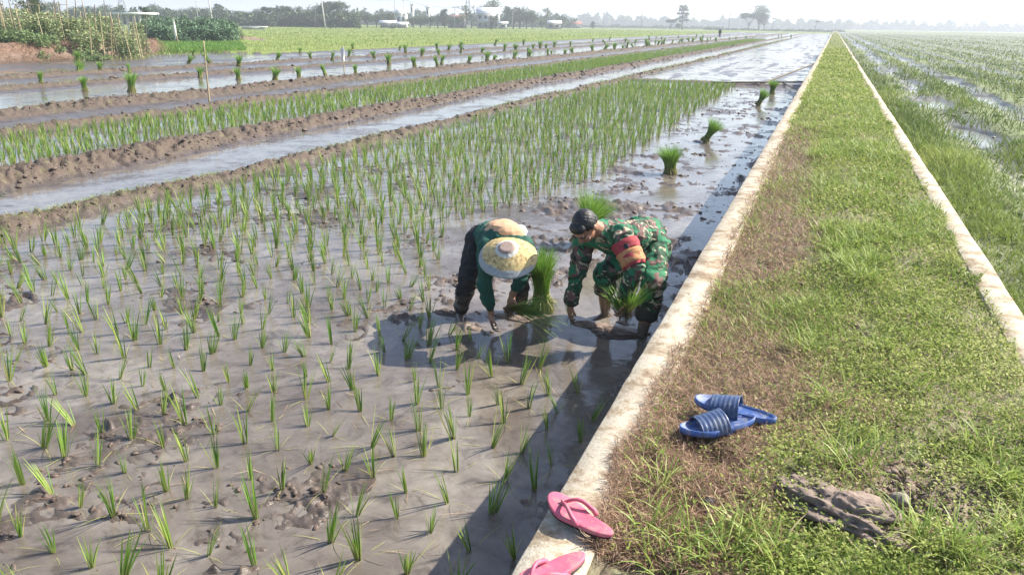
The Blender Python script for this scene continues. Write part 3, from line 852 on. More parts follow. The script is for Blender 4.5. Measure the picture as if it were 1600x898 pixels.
V, F, A = leaves(np.stack([x, y, z], 1), D, Nn, sc_*(.011+.013*rng.random(len(x))), sc_*(.007+.006*rng.random(len(x))), var)
tag(mk('creeping_weeds', V, F, MATS['weed_leaf'], None, A), 'low creeping weeds with tiny pale green leaves carpeting the path', 'weeds', kind='stuff')

# short grass
x, y = samp_path(135000, WL1-.1, WR0+.1, 1.75, 330, 1.75)
g_ = fbm(x*1.6, y*.8, 3, 221)
k = edge_ok(x, y) & (rng.random(len(x)) < (.32+.9*sst(g_, .42, .60)+sst(y, 8, 20))*(1-.8*dryness(x, y))) & (rng.random(len(x)) > .80*bare(x, y))
x, y = x[k], y[k]; g_ = g_[k]
sc_ = np.clip((y/4.0)**.6, .8, 9)
z = np.where((x < WL1) | (x > WR0), TOP-.005, terr(np.clip(x, WL1, WR0-.01), y)-.005)
n_ = len(x)
L = (.035+.05*rng.random(n_)+.05*sst(g_, .5, .65)*rng.random(n_))*np.clip(sc_, .8, 1.6)
V, F, A = ribbons(np.stack([x, y, z], 1), rng.random(n_)*6.28, .2+.6*rng.random(n_), .4+.9*rng.random(n_), L, (.0028+.002*rng.random(n_))*sc_, 3, rng.normal(0, .6, n_), np.clip(rng.normal(.45, .25, n_), 0, 1))
tag(mk('path_grass', V, F, MATS['grass_blade'], None, A), 'short bright green grass growing along the raised path', 'grass', kind='stuff')

# lush tufts: clusters of longer blades
tx, ty, tn, tl = [], [], [], []
for (px, py, n0, l0) in [(1120, 870, 60, .13), (1160, 840, 55, .14), (1085, 850, 45, .13), (1210, 885, 45, .11), (1050, 885, 40, .11), (1030, 760, 50, .11), (1310, 745, 40, .17), (1345, 740, 40, .15), (1430, 860, 60, .15), (1500, 880, 70, .14),
                         (1260, 560, 40, .12), (1290, 640, 40, .13), (1320, 430, 90, .16), (1345, 450, 90, .15), (1300, 400, 90, .15), (1360, 420, 80, .14), (1290, 370, 70, .14), (1335, 390, 80, .15), (1270, 250, 90, .18), (1265, 205, 80, .18),
                         (1560, 760, 50, .14), (1585, 850, 50, .16), (1520, 700, 50, .12), (1420, 620, 50, .10), (1130, 460, 50, .08), (1200, 490, 40, .08), (1010, 700, 40, .08), (1020, 820, 40, .13), (1380, 560, 40, .11), (1450, 500, 40, .10)]:
    q = G(px, py, TOP)
    for _ in range(n0):
        tx.append(q[0]+random.gauss(0, .035)); ty.append(q[1]+random.gauss(0, .035)); tl.append(l0*random.uniform(.6, 1.25))
tx, ty, tl = np.array(tx), np.array(ty), np.array(tl)
k = (tx > WL1-.02) & (tx < WR0+.03); tx, ty, tl = tx[k], ty[k], tl[k]
n_ = len(tx)
V, F, A = ribbons(np.stack([tx, ty, terr(np.clip(tx, WL1, WR0-.01), ty)-.005], 1), rng.random(n_)*6.28, .15+.5*rng.random(n_), .4+1.1*rng.random(n_), tl*1.15, .0038+.0025*rng.random(n_), 5, rng.normal(0, .5, n_), np.clip(rng.normal(.5, .2, n_), 0, 1))
tag(mk('grass_tufts', V, F, MATS['grass_blade'], None, A), 'longer arching tufts of lush grass scattered on the path', 'grass', kind='stuff')

# dry thatch
x, y = samp_path(170000, WL1-.12, WR0, 1.75, 30, 2.0)
d_ = dryness(x, y)
k = edge_ok(x, y, .03) & ((rng.random(len(x)) < d_*1.0) | (rng.random(len(x)) < .05)) & (rng.random(len(x)) > .35*bare(x, y))
x, y = x[k], y[k]; n_ = len(x)
sc_ = np.clip((y/4.0)**.6, .8, 4)
z = np.where(x < WL1, TOP, terr(np.clip(x, WL1, WR0-.01), y))+rng.random(n_)*.022
V, F, A = ribbons(np.stack([x, y, z], 1), rng.random(n_)*6.28, .9+.8*rng.random(n_), rng.normal(.2, .7, n_), (.03+.05*rng.random(n_))*np.clip(sc_, .8, 1.8), (.0016+.0018*rng.random(n_))*sc_, 3, rng.normal(0, .8, n_), rng.random(n_))
V[:, 2] = np.maximum(V[:, 2], np.where(V[:, 0] < WL1, TOP+.002, TOP-.09))
tag(mk('dry_thatch', V, F, MATS['dry_grass'], None, A), 'withered brown grass matted along the left side of the path', 'dry grass', kind='stuff')

# ------------------------------------------------------------------ right field weeds
u = rng.random(320000)
y = (3.0**-.55+u*(330**-.55-3.0**-.55))**(1/-.55)
x = WR1+.03+rng.random(len(y))**1.1*np.minimum(1.0+y*.62, 75)
band = fbm(x*.75+.3*fbm(y*.2, y*0, 2, 5), y*.10, 3, 301)
cl = fbm(x*2.0, y*1.6, 3, 303)
dk_ = 0
for xd_, wd_ in ((2.5, .45), (4.6, .7), (7.6, .8), (11.5, 1.1), (17, 1.4), (25, 2)):
    dk_ = dk_+np.exp(-((x-xd_-.5*(fbm(y*.3, y*0+xd_, 2, 9)-.5))/wd_)**2)
k = (rng.random(len(x)) > .72*np.clip(dk_, 0, 1)) & (rng.random(len(x)) > .6*sst(x, 1.8, 2.3)*(1-sst(y, 10, 16))) & (rng.random(len(x)) < np.clip(sst(band, .36, .50)*(.35+.9*sst(cl, .30, .50))+.05+.45*sst(y, 8, 30)+.25*np.exp(-(x-WR1)/.3), 0, 1))
x, y = x[k], y[k]; z = terr(x, y)
k = z > RZ-.06; x, y, z = x[k], y[k], z[k]; n_ = len(x)
sc_ = np.clip((y/5.0)**.8, 1, 30)
V, F, A = ribbons(np.stack([x, y, z-.01], 1), rng.random(n_)*6.28, .15+.6*rng.random(n_), .3+.7*rng.random(n_), (.04+.075*rng.random(n_))*np.clip(sc_, 1, 2.6), (.0045+.003*rng.random(n_))*np.clip(sc_, 1, 14), 2, rng.normal(0, .8, n_), np.clip(fbm(x*.5, y*.2, 3, 305)+rng.normal(0, .2, n_), 0, 1))
tag(mk('field_weeds', V, F, MATS['olive_weed'], None, A), 'yellow green weeds in bands across the unploughed field on the right', 'weeds', kind='stuff')
q = G(1480, 255, RZ)
n_ = 700; x = q[0]+rng.normal(0, .22, n_); y = q[1]+rng.normal(0, .55, n_)
V, F, A = ribbons(np.stack([x, y, terr(x, y)-.01], 1), rng.random(n_)*6.28, .1+.4*rng.random(n_), .3+.5*rng.random(n_), 15e-2+.13*rng.random(n_), .009, 3, rng.normal(0, .8, n_), np.clip(rng.normal(.9, .1, n_), 0, 1))
tag(mk('tall_grass_clump', V, F, MATS['field_weed'], None, A), 'taller yellow green grass clump beyond the right wall', 'grass', kind='stuff')
# bund weeds on the left
N_ = 60000
xc = rng.choice([-7.95, -8.2, -9.5, -10.4, -14.3, -17.6, -16.5, -23.3, -27.2, -7.5], N_, p=[.22, .2, .05, .03, .06, .12, .06, .1, .08, .08])
y = 4.0*(160/4.0)**rng.random(N_)
x = xc+rng.normal(0, .16, N_)*np.where(xc < -15, 2, 1)
z = terr(x, y)
k = (z > .0) & vis(x, y)[0] & (rng.random(N_) < sst(fbm(x*1.2, y*1.0, 3, 311), .35, .6)); x, y, z = x[k], y[k], z[k]; n_ = len(x)
sc_ = np.clip((np.hypot(x, y)/9.0)**.7, 1, 6)
V, F, A = ribbons(np.stack([x, y, z-.005], 1), rng.random(n_)*6.28, .3+.8*rng.random(n_), .3+.7*rng.random(n_), .035+.05*rng.random(n_)*sc_, .005*sc_, 2, rng.normal(0, .8, n_), np.clip(rng.normal(.6, .25, n_), 0, 1))
tag(mk('bank_weeds', V, F, MATS['field_weed'], None, A), 'sparse low weeds on the muddy ridges between the paddies', 'weeds', kind='stuff')

# green field tufts
N_ = 50000
d_ = 42*(330/42.0)**rng.random(N_)
px_ = rng.uniform(-30, 1250, N_)
cdv = np.array([col_dir(p) for p in np.linspace(-30, 1250, 65)])
ii = (px_+30)/20
c0 = cdv[np.clip(ii.astype(int), 0, 63)]; c1 = cdv[np.clip(ii.astype(int)+1, 0, 64)]; fr = (ii-ii.astype(int))[:, None]
pos = (c0*(1-fr)+c1*fr)*d_[:, None]
x, y = pos[:, 0], pos[:, 1]
k = (x < XL_END-.8) & ~((bank_line(y)-x > -.8) & (y < 42.5)) & (y < 330); x, y, d_ = x[k], y[k], d_[k]
n_ = len(x); sc_ = d_/50
V, F, A = ribbons(np.stack([x, y, terr(x, y)-.01], 1), rng.random(n_)*6.28, .1+.4*rng.random(n_), .3+.3*rng.random(n_), .16+.12*rng.random(n_), .03*sc_, 2, rng.normal(0, .8, n_), np.clip(fbm(x*.12, y*.03, 3, 401)*.7+.35+rng.normal(0, .15, n_), 0, 1))
tag(mk('young_rice_field', V, F, MATS['field_weed'], None, A), 'dense young crop of the wide yellow green field on the left', 'crop', kind='stuff')
# darker green nursery patch
N_ = 9000
a_ = rng.random(N_); b_ = rng.random(N_)
p0, p1, p2, p3 = G(248, 82, .12), G(385, 80, .12), G(375, 68, .12), G(246, 69, .12)
pos = (p0*(1-a_)[:, None]+p1*a_[:, None])*(1-b_)[:, None]+(p3*(1-a_)[:, None]+p2*a_[:, None])*b_[:, None]
V, F, A = ribbons(np.stack([pos[:, 0], pos[:, 1], terr(pos[:, 0], pos[:, 1])], 1), rng.random(N_)*6.28, .1+.3*rng.random(N_), .3, .2+.15*rng.random(N_), .03, 2, rng.normal(0, .8, N_), rng.random(N_)*.6)
tag(mk('nursery_rice', V, F, MATS['rice_leaf'], None, {**A, 't': A['t']*.5+.5}), 'strip of dense dark green rice nursery at the end of the garden bank', 'crop', kind='stuff')

# ------------------------------------------------------------------ clods and stones
ico_v = []
ph_ = (1+5**.5)/2
for a in (-1, 1):
    for b in (-ph_, ph_):
        ico_v += [(0, a, b), (a, b, 0), (b, 0, a)]
ico_v = np.array(ico_v)/np.linalg.norm(ico_v[0])
from itertools import combinations
dmin = min(np.linalg.norm(ico_v[i]-ico_v[j]) for i, j in combinations(range(12), 2))
ico_f = [t for t in combinations(range(12), 3) if all(abs(np.linalg.norm(ico_v[i]-ico_v[j])-dmin) < 1e-3 for i, j in combinations(t, 2))]
ico_f = np.array([t if np.dot(np.cross(ico_v[t[1]]-ico_v[t[0]], ico_v[t[2]]-ico_v[t[0]]), ico_v[t[0]]) > 0 else (t[0], t[2], t[1]) for t in ico_f])
def lumps(P, S, seed=0):
    r = np.random.default_rng(seed); N = len(P)
    J = 1+r.normal(0, .33, (N, 12, 1))
    sc3 = S[:, None, None]*np.stack([1+r.normal(0, .35, N), 1+r.normal(0, .35, N), .4+.35*r.random(N)], -1)[:, None, :]
    V = ico_v[None]*J*sc3
    a = r.random(N)*6.28; c, s = np.cos(a)[:, None], np.sin(a)[:, None]
    V = np.stack([V[..., 0]*c-V[..., 1]*s, V[..., 0]*s+V[..., 1]*c, V[..., 2]], -1)+P[:, None, :]
    F = (np.arange(N)*12)[:, None, None]+ico_f[None]
    return V.reshape(-1, 3), F.reshape(-1, 3)
def scatter_lumps(name, x, y, S, mat, label, seed, zo=0.0):
    P = np.stack([x, y, terr(x, y)+zo], 1)
    V, F = lumps(P, S, seed)
    tag(mk(name, V, F, mat), label, 'mud clods', kind='stuff')
N_ = 11000
xc = rng.choice([-7.7, -9.95, -9.6, -14.45, -17.0, -23.2, -27.2], N_, p=[.25, .3, .15, .08, .14, .04, .04])
y = 4.0*(120/4.0)**rng.random(N_); x = xc+rng.normal(0, .22, N_)
k = (terr(x, y) > .02) & vis(x, y)[0]; x, y = x[k], y[k]
scatter_lumps('ridge_clods', x, y, (.008+.026*rng.random(len(x))**3)*np.clip(np.hypot(x, y)/14, .8, 2.2), MATS['clod_mud'], 'dark crumbly mud clods covering the ridges between paddies', 1)
N_ = 2600
x = -3.3+2.6*rng.random(N_); y = 4.8*(30/4.8)**rng.random(N_)
k = (fbm(x*2.1, y*2.1, 3, 31) > .53) & ~planted(x, y); x, y = x[k], y[k]
scatter_lumps('paddy_clods', x, y, .012+.03*rng.random(len(x))**2, MATS['clod_mud'], 'dark wet mud clods poking out of the open water round the planters', 2)
N_ = 5000
x = -1.0-5.5*rng.random(N_); y = 1.6+5.5*rng.random(N_)
k = fbm(x*1.9, y*1.6, 3, 21) > .56; x, y = x[k], y[k]
hs_ = rng.random(len(hx_)) < .4
bx_ = np.repeat(hx_[hs_], 9); by_ = np.repeat(hy_[hs_], 9)
x = np.concatenate([x, bx_+rng.normal(.01, .035, len(bx_))]); y = np.concatenate([y, by_+rng.normal(-.02, .03, len(by_))])
scatter_lumps('foreground_clods', x, y, .006+.016*rng.random(len(x))**2, MATS['clod_mud'], 'small wet mud crumbs between the foreground rice seedlings', 3)
N_ = 5200
y = 4*(60/4)**rng.random(N_); x = WR1+.1+rng.random(N_)*(2+y*.4)
k = fbm(x*.9, y*.5, 3, 83) > .45; x, y = x[k], y[k]
scatter_lumps('field_clods', x, y, (.012+.04*rng.random(len(x))**2)*np.clip(y/14, .8, 1.5), MATS['right_mud'], 'dark ploughed mud clods in the field on the right', 4)

N_ = 1500
x = np.concatenate([rng.normal(.46, .22, N_), rng.uniform(WL1, .3, 700)]); y = np.concatenate([rng.normal(2.42, .17, N_), 1.9*(6/1.9)**rng.random(700)])
k = (x > WL1+.02) & (x < WR0); x, y = x[k], y[k]
scatter_lumps('path_crumbs', x, y, .003+.011*rng.random(len(x))**2.5, MATS['mud_lump'], 'gritty crumbs of dry soil on the bare patch round the dried mud lump', 7, .002)

def blob(name, c, r3, mat, seed, parent=None, sub=3, amp=.2, fr=2.2, rz=0.0, flat=True):
    """an uneven rounded solid"""
    n1, n2 = 8*sub, 5*sub
    th = np.linspace(0, 2*PI, n1, endpoint=False); p_ = np.linspace(.0, PI, n2)
    T, P_ = np.meshgrid(th, p_)
    d = np.stack([np.sin(P_)*np.cos(T), np.sin(P_)*np.sin(T), np.cos(P_)], -1)
    nz = (fbm(d[..., 0]*fr+seed, d[..., 1]*fr+d[..., 2]*fr*1.3, 4, seed)-.5)*2*amp
    nz = nz+(billow(d[..., 2]*fr*4+seed, d[..., 0]*fr*4-d[..., 1]*fr*2, 3, seed+15)-.5)*amp*.5+(fbm(d[..., 2]*fr*2+seed, d[..., 0]*fr*2-d[..., 1], 3, seed+5)-.5)*amp
    V = d*(1+nz)[..., None]*np.array(r3)
    c_, s_ = math.cos(rz), math.sin(rz)
    V = np.stack([V[..., 0]*c_-V[..., 1]*s_, V[..., 0]*s_+V[..., 1]*c_, V[..., 2]], -1)+np.array(c)
    i = np.arange(n2-1)[:, None]*n1; j = np.arange(n1)[None]; k = (j+1) % n1
    F = np.stack([i+j, i+n1+j, i+n1+k, i+k], -1).reshape(-1, 4)
    return mk(name, V.reshape(-1, 3), F, mat, parent, smooth=True)
q = G(1318, 815, TOP)
o = blob('mud_lump', (q[0], q[1], TOP+.024), (.20, .105, .052), MATS['mud_lump'], 9, sub=11, amp=.45, fr=3.5, rz=-.5)
tag(o, 'long cracked lump of dried grey brown mud lying in the grass at the lower right', 'mud lump')
STN = [(1405, 785, .024, 'stone', 'pale angular stone standing in the grass right of the dried mud lump'),
       (1108, 790, .018, 'dark_stone', 'rounded grey stone at the left of the dried mud lump, above the front grass tuft'),
       (1355, 882, .026, 'stone', 'rounded beige stone at the bottom edge below the dried mud lump'),
       (1330, 875, .022, 'stone', 'beige stone beside a larger one below the dried mud lump'),
       (1257, 758, .017, 'stone', 'small pebble at the far left tip of the dried mud lump'),
       (1480, 865, .022, 'stone', 'half buried stone in grass to the lower right of the mud lump'),
       (1350, 850, .018, 'dark_stone', 'dark stone touching the near end of the dried mud lump')]
for i, (px, py, r_, m_, lb) in enumerate(STN):
    q = G(px, py, TOP)
    o = blob('stone', (q[0], q[1], TOP+.012), (r_*1.15, r_, r_*.85), MATS[m_], 20+i, sub=3, amp=.22, fr=1.6, rz=i)
    tag(o, lb, 'stone')

# ------------------------------------------------------------------ people
def rcone(p0, p1, r0, r1, n=14):
    """closed tapered limb with round ends"""
    p0 = np.asarray(p0, float); p1 = np.asarray(p1, float)
    ax = p1-p0; L = np.linalg.norm(ax)+1e-9; ax = ax/L
    ref = np.array([0, 0, 1.0]) if abs(ax[2]) < .9 else np.array([1.0, 0, 0])
    A = np.cross(ax, ref); A /= np.linalg.norm(A); B = np.cross(ax, A)
    rings = []
    for a in np.linspace(-PI/2, 0, 5): rings.append((p0+ax*r0*math.sin(a), max(r0*math.cos(a), 1e-4)))
    for a in np.linspace(0, PI/2, 5): rings.append((p1+ax*r1*math.sin(a), max(r1*math.cos(a), 1e-4)))
    an = np.arange(n)*2*PI/n
    V = np.vstack([c+r*(np.cos(an)[:, None]*A+np.sin(an)[:, None]*B) for c, r in rings])
    m = len(rings); i = np.arange(m-1)[:, None]*n; j = np.arange(n)[None]; k = (j+1) % n
    F = [np.stack([i+j, i+n+j, i+n+k, i+k], -1).reshape(-1, 4)]
    F.append(np.arange(n)[None].copy()); F.append((np.arange(n)[::-1]+(m-1)*n)[None].copy())
    return V, F

def ell(c, r3, ax=None, n=18):
    c = np.asarray(c, float)
    th = np.arange(n)*2*PI/n; p_ = np.linspace(.02, PI-.02, n//2+2)
    V = np.vstack([np.stack([np.sin(p)*np.cos(th), np.sin(p)*np.sin(th), np.full(n, np.cos(p))], 1) for p in p_])*np.asarray(r3)
    if ax is not None: V = V@np.asarray(ax)          # rows of ax are the local axes
    V = V+c
    m = len(p_); i = np.arange(m-1)[:, None]*n; j = np.arange(n)[None]; k = (j+1) % n
    F = [np.stack([i+j, i+n+j, i+n+k, i+k], -1).reshape(-1, 4), np.arange(n)[None].copy(), (np.arange(n)[::-1]+(m-1)*n)[None].copy()]
    return V, F

def solid(name, parts, mat, parent, vox=.006, smooth_it=3, wr=0.0, wf=18, seed=1, zcut=None, keep=None):
    """fuse closed shapes into one continuous surface"""
    b = MB()
    for V, F in parts: b.add(V, F)
    o = b.build(name, mat)
    m = o.modifiers.new('fuse', 'REMESH'); m.mode = 'VOXEL'; m.voxel_size = vox; m.use_smooth_shade = True
    sm = o.modifiers.new('soft', 'SMOOTH'); sm.iterations = smooth_it; sm.factor = .5
    dg = bpy.context.evaluated_depsgraph_get()
    me = bpy.data.meshes.new_from_object(o.evaluated_get(dg))
    old = o.data; o.modifiers.clear(); o.data = me; bpy.data.meshes.remove(old)
    me.name = name
    if not me.materials: me.materials.append(mat)
    n = len(me.vertices)
    co = np.empty(n*3, np.float32); me.vertices.foreach_get('co', co); co = co.reshape(-1, 3)
    if wr:
        no = np.empty(n*3, np.float32); me.vertex_normals.foreach_get('vector', no); no = no.reshape(-1, 3)
        x, y, z = co.T
        f1 = fbm(x*wf+z*wf*.6+seed, y*wf-z*wf*.9, 3, seed)
        f2 = 1-np.abs(2*fbm(x*wf*.8-y*wf*.5+seed*3, z*wf*1.2+y*wf*.4, 2, seed+3)-1)
        co = co+no*((f1-.5)*1.2+(f2-.6)*1.3)[:, None]*wr
        me.vertices.foreach_set('co', co.ravel().astype(np.float32))
    me.polygons.foreach_set('use_smooth', np.ones(len(me.polygons), bool))
    me.update()
    if parent is not None: o.parent = parent
    return o

def V3(*a): return np.array(a, float)
def unit(v): return v/(np.linalg.norm(v)+1e-9)
def hand_parts(wrist, d, palm_n, side, curl=.5, length=.17, spread=.10, seed=0):
    """palm, four curled fingers and a thumb; d = hand direction, palm_n = the way the palm faces, side = +1/-1 puts the thumb"""
    d = unit(d); palm_n = unit(palm_n-d*np.dot(palm_n, d)); s = np.cross(d, palm_n)*side
    P = []
    pc = wrist+d*.048
    P.append(ell(pc, (.040, .016, .048), np.array([s, palm_n, d])))
    P.append(rcone(wrist-d*.02, wrist+d*.03, .024, .026))
    lens = [.068, .076, .071, .055]
    for i in range(4):
        off = (i-1.5)*.0195
        base = wrist+d*(.085-.006*abs(i-1.2))-s*off*1.0
        dd = unit(d-s*(i-1.5)*spread)
        c = curl*(.85+.1*i)
        a = base
        for kk, fr in enumerate((.45, .32, .23)):
            ang_ = c*(kk+.5)*.9
            dr = dd*math.cos(ang_)+palm_n*math.sin(ang_)
            e = a+dr*lens[i]*fr*1.15
            P.append(rcone(a, e, .0098-.0008*kk, .0090-.0009*kk, 8)); a = e
    tb = wrist+d*.028+s*.030
    t1 = tb+unit(d*.7+s*.75+palm_n*.35)*.036
    t2 = t1+unit(d*.85+s*.2+palm_n*.6)*.030
    P.append(rcone(tb-s*.008, t1, .0135, .011, 8)); P.append(rcone(t1, t2, .011, .0085, 8))
    return P

def local(a, b, z):
    """metric position: a to the right of the camera axis, b away from it, z up"""
    return R0*a+F0*b+V3(0, 0, z)
def Lv(v): return np.array([R0*v[0]+F0*v[1]+V3(0, 0, v[2])])[0]

# ---- the man in camouflage
mj = dict(pelvis=W(1008, 368, 5.62), chest=W(962, 366, 5.26), neck=W(938, 362, 5.12), head=W(914, 354, 5.02),
          shL=W(972, 370, 5.05), elL=W(993, 418, 4.92), haL=W(976, 466, 4.98), shR=W(914, 372, 5.30), elR=W(902, 428, 5.27), haR=W(892, 474, 5.27),
          hipL=W(1020, 384, 5.54), knL=W(1021, 444, 5.22), anL=W(1003, 522, 5.22), hipR=W(995, 388, 5.66), knR=W(945, 428, 5.38), anR=W(946, 488, 5.60))
man = empty('person', (float(mj['anR'][0]), float(mj['anR'][1]), 0))
tag(man, 'man in green and brown camouflage uniform with a red armband, bending down beside the wall', 'person', 'people planting rice')
MO = V3(*man.location)
for k_ in mj: mj[k_] = mj[k_]-MO
j = mj
fwd = unit(j['neck']-j['pelvis'])                     # along the bent spine
lft = unit(j['shL']-j['shR'])
bk = unit(np.cross(lft, fwd)); bk = bk if bk[2] > 0 else -bk       # out of the back (up)
# head axes: face looks down and forward
hf = unit(Lv((-.34, -.36, -.80)))            # face direction
hu = Lv((-.38, -.45, .62)); hu = unit(hu-hf*np.dot(hu, hf))   # crown direction
hl = unit(np.cross(hu, hf)); 
if np.dot(hl, lft) < 0: hl = -hl
HA = np.array([hl, hf, hu])
hc = j['head']
def H(a, b, c): return hc+hl*a+hf*b+hu*c
head_parts = [ell(H(0, -.012, .025), (.074, .092, .088), HA), ell(H(0, .025, -.035), (.058, .062, .070), HA), ell(H(0, .045, -.075), (.036, .038, .030), HA),
              rcone(H(0, -.03, -.05), j['neck'], .056, .060), rcone(j['neck'], j['neck']-fwd*.06, .06, .075),
              rcone(H(0, .088, .010), H(0, .106, -.022), .009, .014), ell(H(0, .098, -.028), (.018, .012, .010), HA),
              ell(H(.078, -.012, -.008), (.010, .020, .032), HA), ell(H(-.078, -.012, -.008), (.010, .020, .032), HA),
              ell(H(0, .078, .032), (.052, .016, .010), HA), ell(H(.04, .065, -.02), (.022, .02, .02), HA), ell(H(-.04, .065, -.02), (.022, .02, .02), HA),
              ell(H(0, .082, -.055), (.024, .012, .006), HA), ell(H(0, .080, -.066), (.020, .012, .007), HA)]
def foot(an, fd, hgt=0):
    fd = unit(V3(fd[0], fd[1], 0))
    return [rcone(an+V3(0, 0, -.03), an+fd*.13+V3(0, 0, -.055), .038, .030), rcone(an-fd*.04+V3(0, 0, -.04), an+V3(0, 0, -.03), .034, .038)]
ff = Lv((-.75, -.6, 0))
palmR = Lv((.9, .2, 0)); palmL = Lv((-.9, .1, 0))
body = list(head_parts)
body += [rcone(j['pelvis']-bk*.02, j['chest']-bk*.03, .085, .095), rcone(j['shL']-bk*.01, j['shR']-bk*.01, .045, .045), rcone(j['shL'], j['elL'], .05, .042), rcone(j['elL'], j['haL'], .040, .027),
         rcone(j['shR'], j['elR'], .05, .042), rcone(j['elR'], j['haR'], .040, .027), rcone(j['hipL'], j['hipR'], .10, .10),
         rcone(j['hipL'], j['knL'], .085, .058), rcone(j['knL'], j['knL']*.55+j['anL']*.45, .055, .058), rcone(j['knL']*.55+j['anL']*.45, j['anL'], .058, .038),
         rcone(j['hipR'], j['knR'], .085, .058), rcone(j['knR'], j['knR']*.6+j['anR']*.4, .052, .058), rcone(j['knR']*.6+j['anR']*.4, j['anR'], .058, .038)]
body += foot(j['anL'], ff)+foot(j['anR'], ff)
body += hand_parts(j['haR'], Lv((-.1, -.1, -1)), palmR, 1, .75)
body += hand_parts(j['haL'], Lv((-.05, -.1, -1)), palmL, -1, 1.0)
solid('body', body, MATS['skin'], man, .005, 2)
# clothes
chest2 = j['chest']*.5+j['pelvis']*.5
shirt = [ell(j['chest']*.75+j['neck']*.25-bk*.02, (.185, .16, .115), np.array([lft, fwd, bk])), ell(chest2-bk*.01, (.160, .20, .125), np.array([lft, fwd, bk])),
         ell(j['pelvis']*.8+j['chest']*.2, (.165, .16, .135), np.array([lft, fwd, bk])),
         rcone(j['shL'], j['shR'], .078, .075), rcone(j['shL'], j['elL'], .080, .066), rcone(j['elL'], j['haL']*.85+j['elL']*.15, .064, .050),
         rcone(j['shR'], j['elR'], .078, .062), rcone(j['elR'], j['haR']*.88+j['elR']*.12, .060, .050),
         rcone(j['neck']-fwd*.07, j['neck']-fwd*.015, .095, .078),
         ell(j['elR']*.15+j['haR']*.85, (.054, .054, .02), np.array([R0, F0, V3(0, 0, 1)])),
         ell(j['elL']*.25+j['haL']*.75, (.053, .053, .02), np.array([R0, F0, V3(0, 0, 1)]))]
solid('shirt', shirt, MATS['camouflage_cloth'], man, .0065, 2, .018, 15, 3)
cuffR = j['knR']*.72+j['anR']*.28
cuffL = j['knL']*.5+j['anL']*.5
trous = [rcone(j['hipL'], j['hipR'], .135, .130), rcone(j['pelvis']-fwd*.02, j['pelvis']+fwd*.10, .145, .14), rcone(j['hipL'], j['knL'], .122, .086), rcone(j['knL'], cuffL, .084, .076),
         rcone(j['hipR'], j['knR'], .118, .086), rcone(j['knR'], cuffR, .084, .074),
         rcone(cuffR, cuffR+unit(j['anR']-j['knR'])*.03, .079, .076), rcone(cuffL, cuffL+unit(j['anL']-j['knL'])*.035, .082, .078)]
solid('trousers', trous, MATS['camouflage_cloth'], man, .0065, 2, .020, 13, 8)
hair = [ell(H(0, -.022, .034), (.079, .093, .083), HA), ell(H(0, .04, .075), (.062, .045, .035), HA), ell(H(0, -.06, -.005), (.068, .05, .05), HA), ell(H(.066, -.02, .03), (.015, .035, .035), HA), ell(H(-.066, -.02, .03), (.015, .035, .035), HA)]
solid('hair', hair, MATS['hair_black'], man, .004, 1, .0026, 75, 5)
for s_ in (1, -1):
    V, F = ell(H(.031*s_, .080, .012), (.013, .007, .006), HA, 10); mk('eye', V, F, MATS['dark_detail'], man, smooth=True)
    V, F = ell(H(.031*s_, .090, .034), (.020, .006, .0045), HA, 10); mk('eyebrow', V, F, MATS['hair_black'], man, smooth=True)
V, F = ell(H(0, .090, -.060), (.021, .006, .005), HA, 10); mk('lips', V, F, MATS['lip'], man, smooth=True)
def band(p0, p1, r0, r1, name, mat, parent, n=20, thick=.005, wob=.003):
    ax = unit(p1-p0); ref = V3(0, 0, 1) if abs(ax[2]) < .9 else V3(1, 0, 0)
    A = unit(np.cross(ax, ref)); B = np.cross(ax, A); an = np.arange(n)*2*PI/n
    rings = []
    m = 6
    for i in range(m):
        t_ = i/(m-1); rings.append((p0+(p1-p0)*t_, r0+(r1-r0)*t_+wob*math.sin(i*2.1)))
    rings += [(p1, r1-thick), (p0, r0-thick)]
    V = np.vstack([c+(r+wob*np.sin(an*3+ii))[:, None]*(np.cos(an)[:, None]*A+np.sin(an)[:, None]*B) for ii, (c, r) in enumerate(rings)])
    mm = len(rings); i = np.arange(mm)[:, None]; i2 = (i+1) % mm; jj = np.arange(n)[None]; k = (jj+1) % n
    F = np.stack([i*n+jj, i2*n+jj, i2*n+k, i*n+k], -1).reshape(-1, 4)
    return mk(name, V, F, mat, parent, smooth=True)
up = lambda t_: j['shL']*(1-t_)+j['elL']*t_
ab = band(up(.18), up(.98), .094, .080, 'armband', MATS['red_cloth'], man, wob=.0045)
band(up(.50), up(.90), .0905, .0855, 'gold_patch', MATS['gold_cloth'], ab, thick=.004)
# round dark emblem on the red part of the armband, facing the viewer
axu = unit(j['elL']-j['shL']); toc = unit((CAM-MO)-j['shL']); en = unit(toc-axu*np.dot(toc, axu))
V, F = ell(up(.42)+en*.0935, (.018, .020, .004), np.array([np.cross(axu, en), axu, en]), 14); mk('round_emblem', V, F, MATS['dark_detail'], ab, smooth=True)
# pocket flap and shoulder strap on the shirt
b = MB(); q0 = j['shL']+bk*.072-fwd*.02; b.tube(np.array([q0+fwd*.05, q0, q0-fwd*.06]), .012, 6); b.build('shoulder_strap', MATS['camouflage_cloth'], man, True)

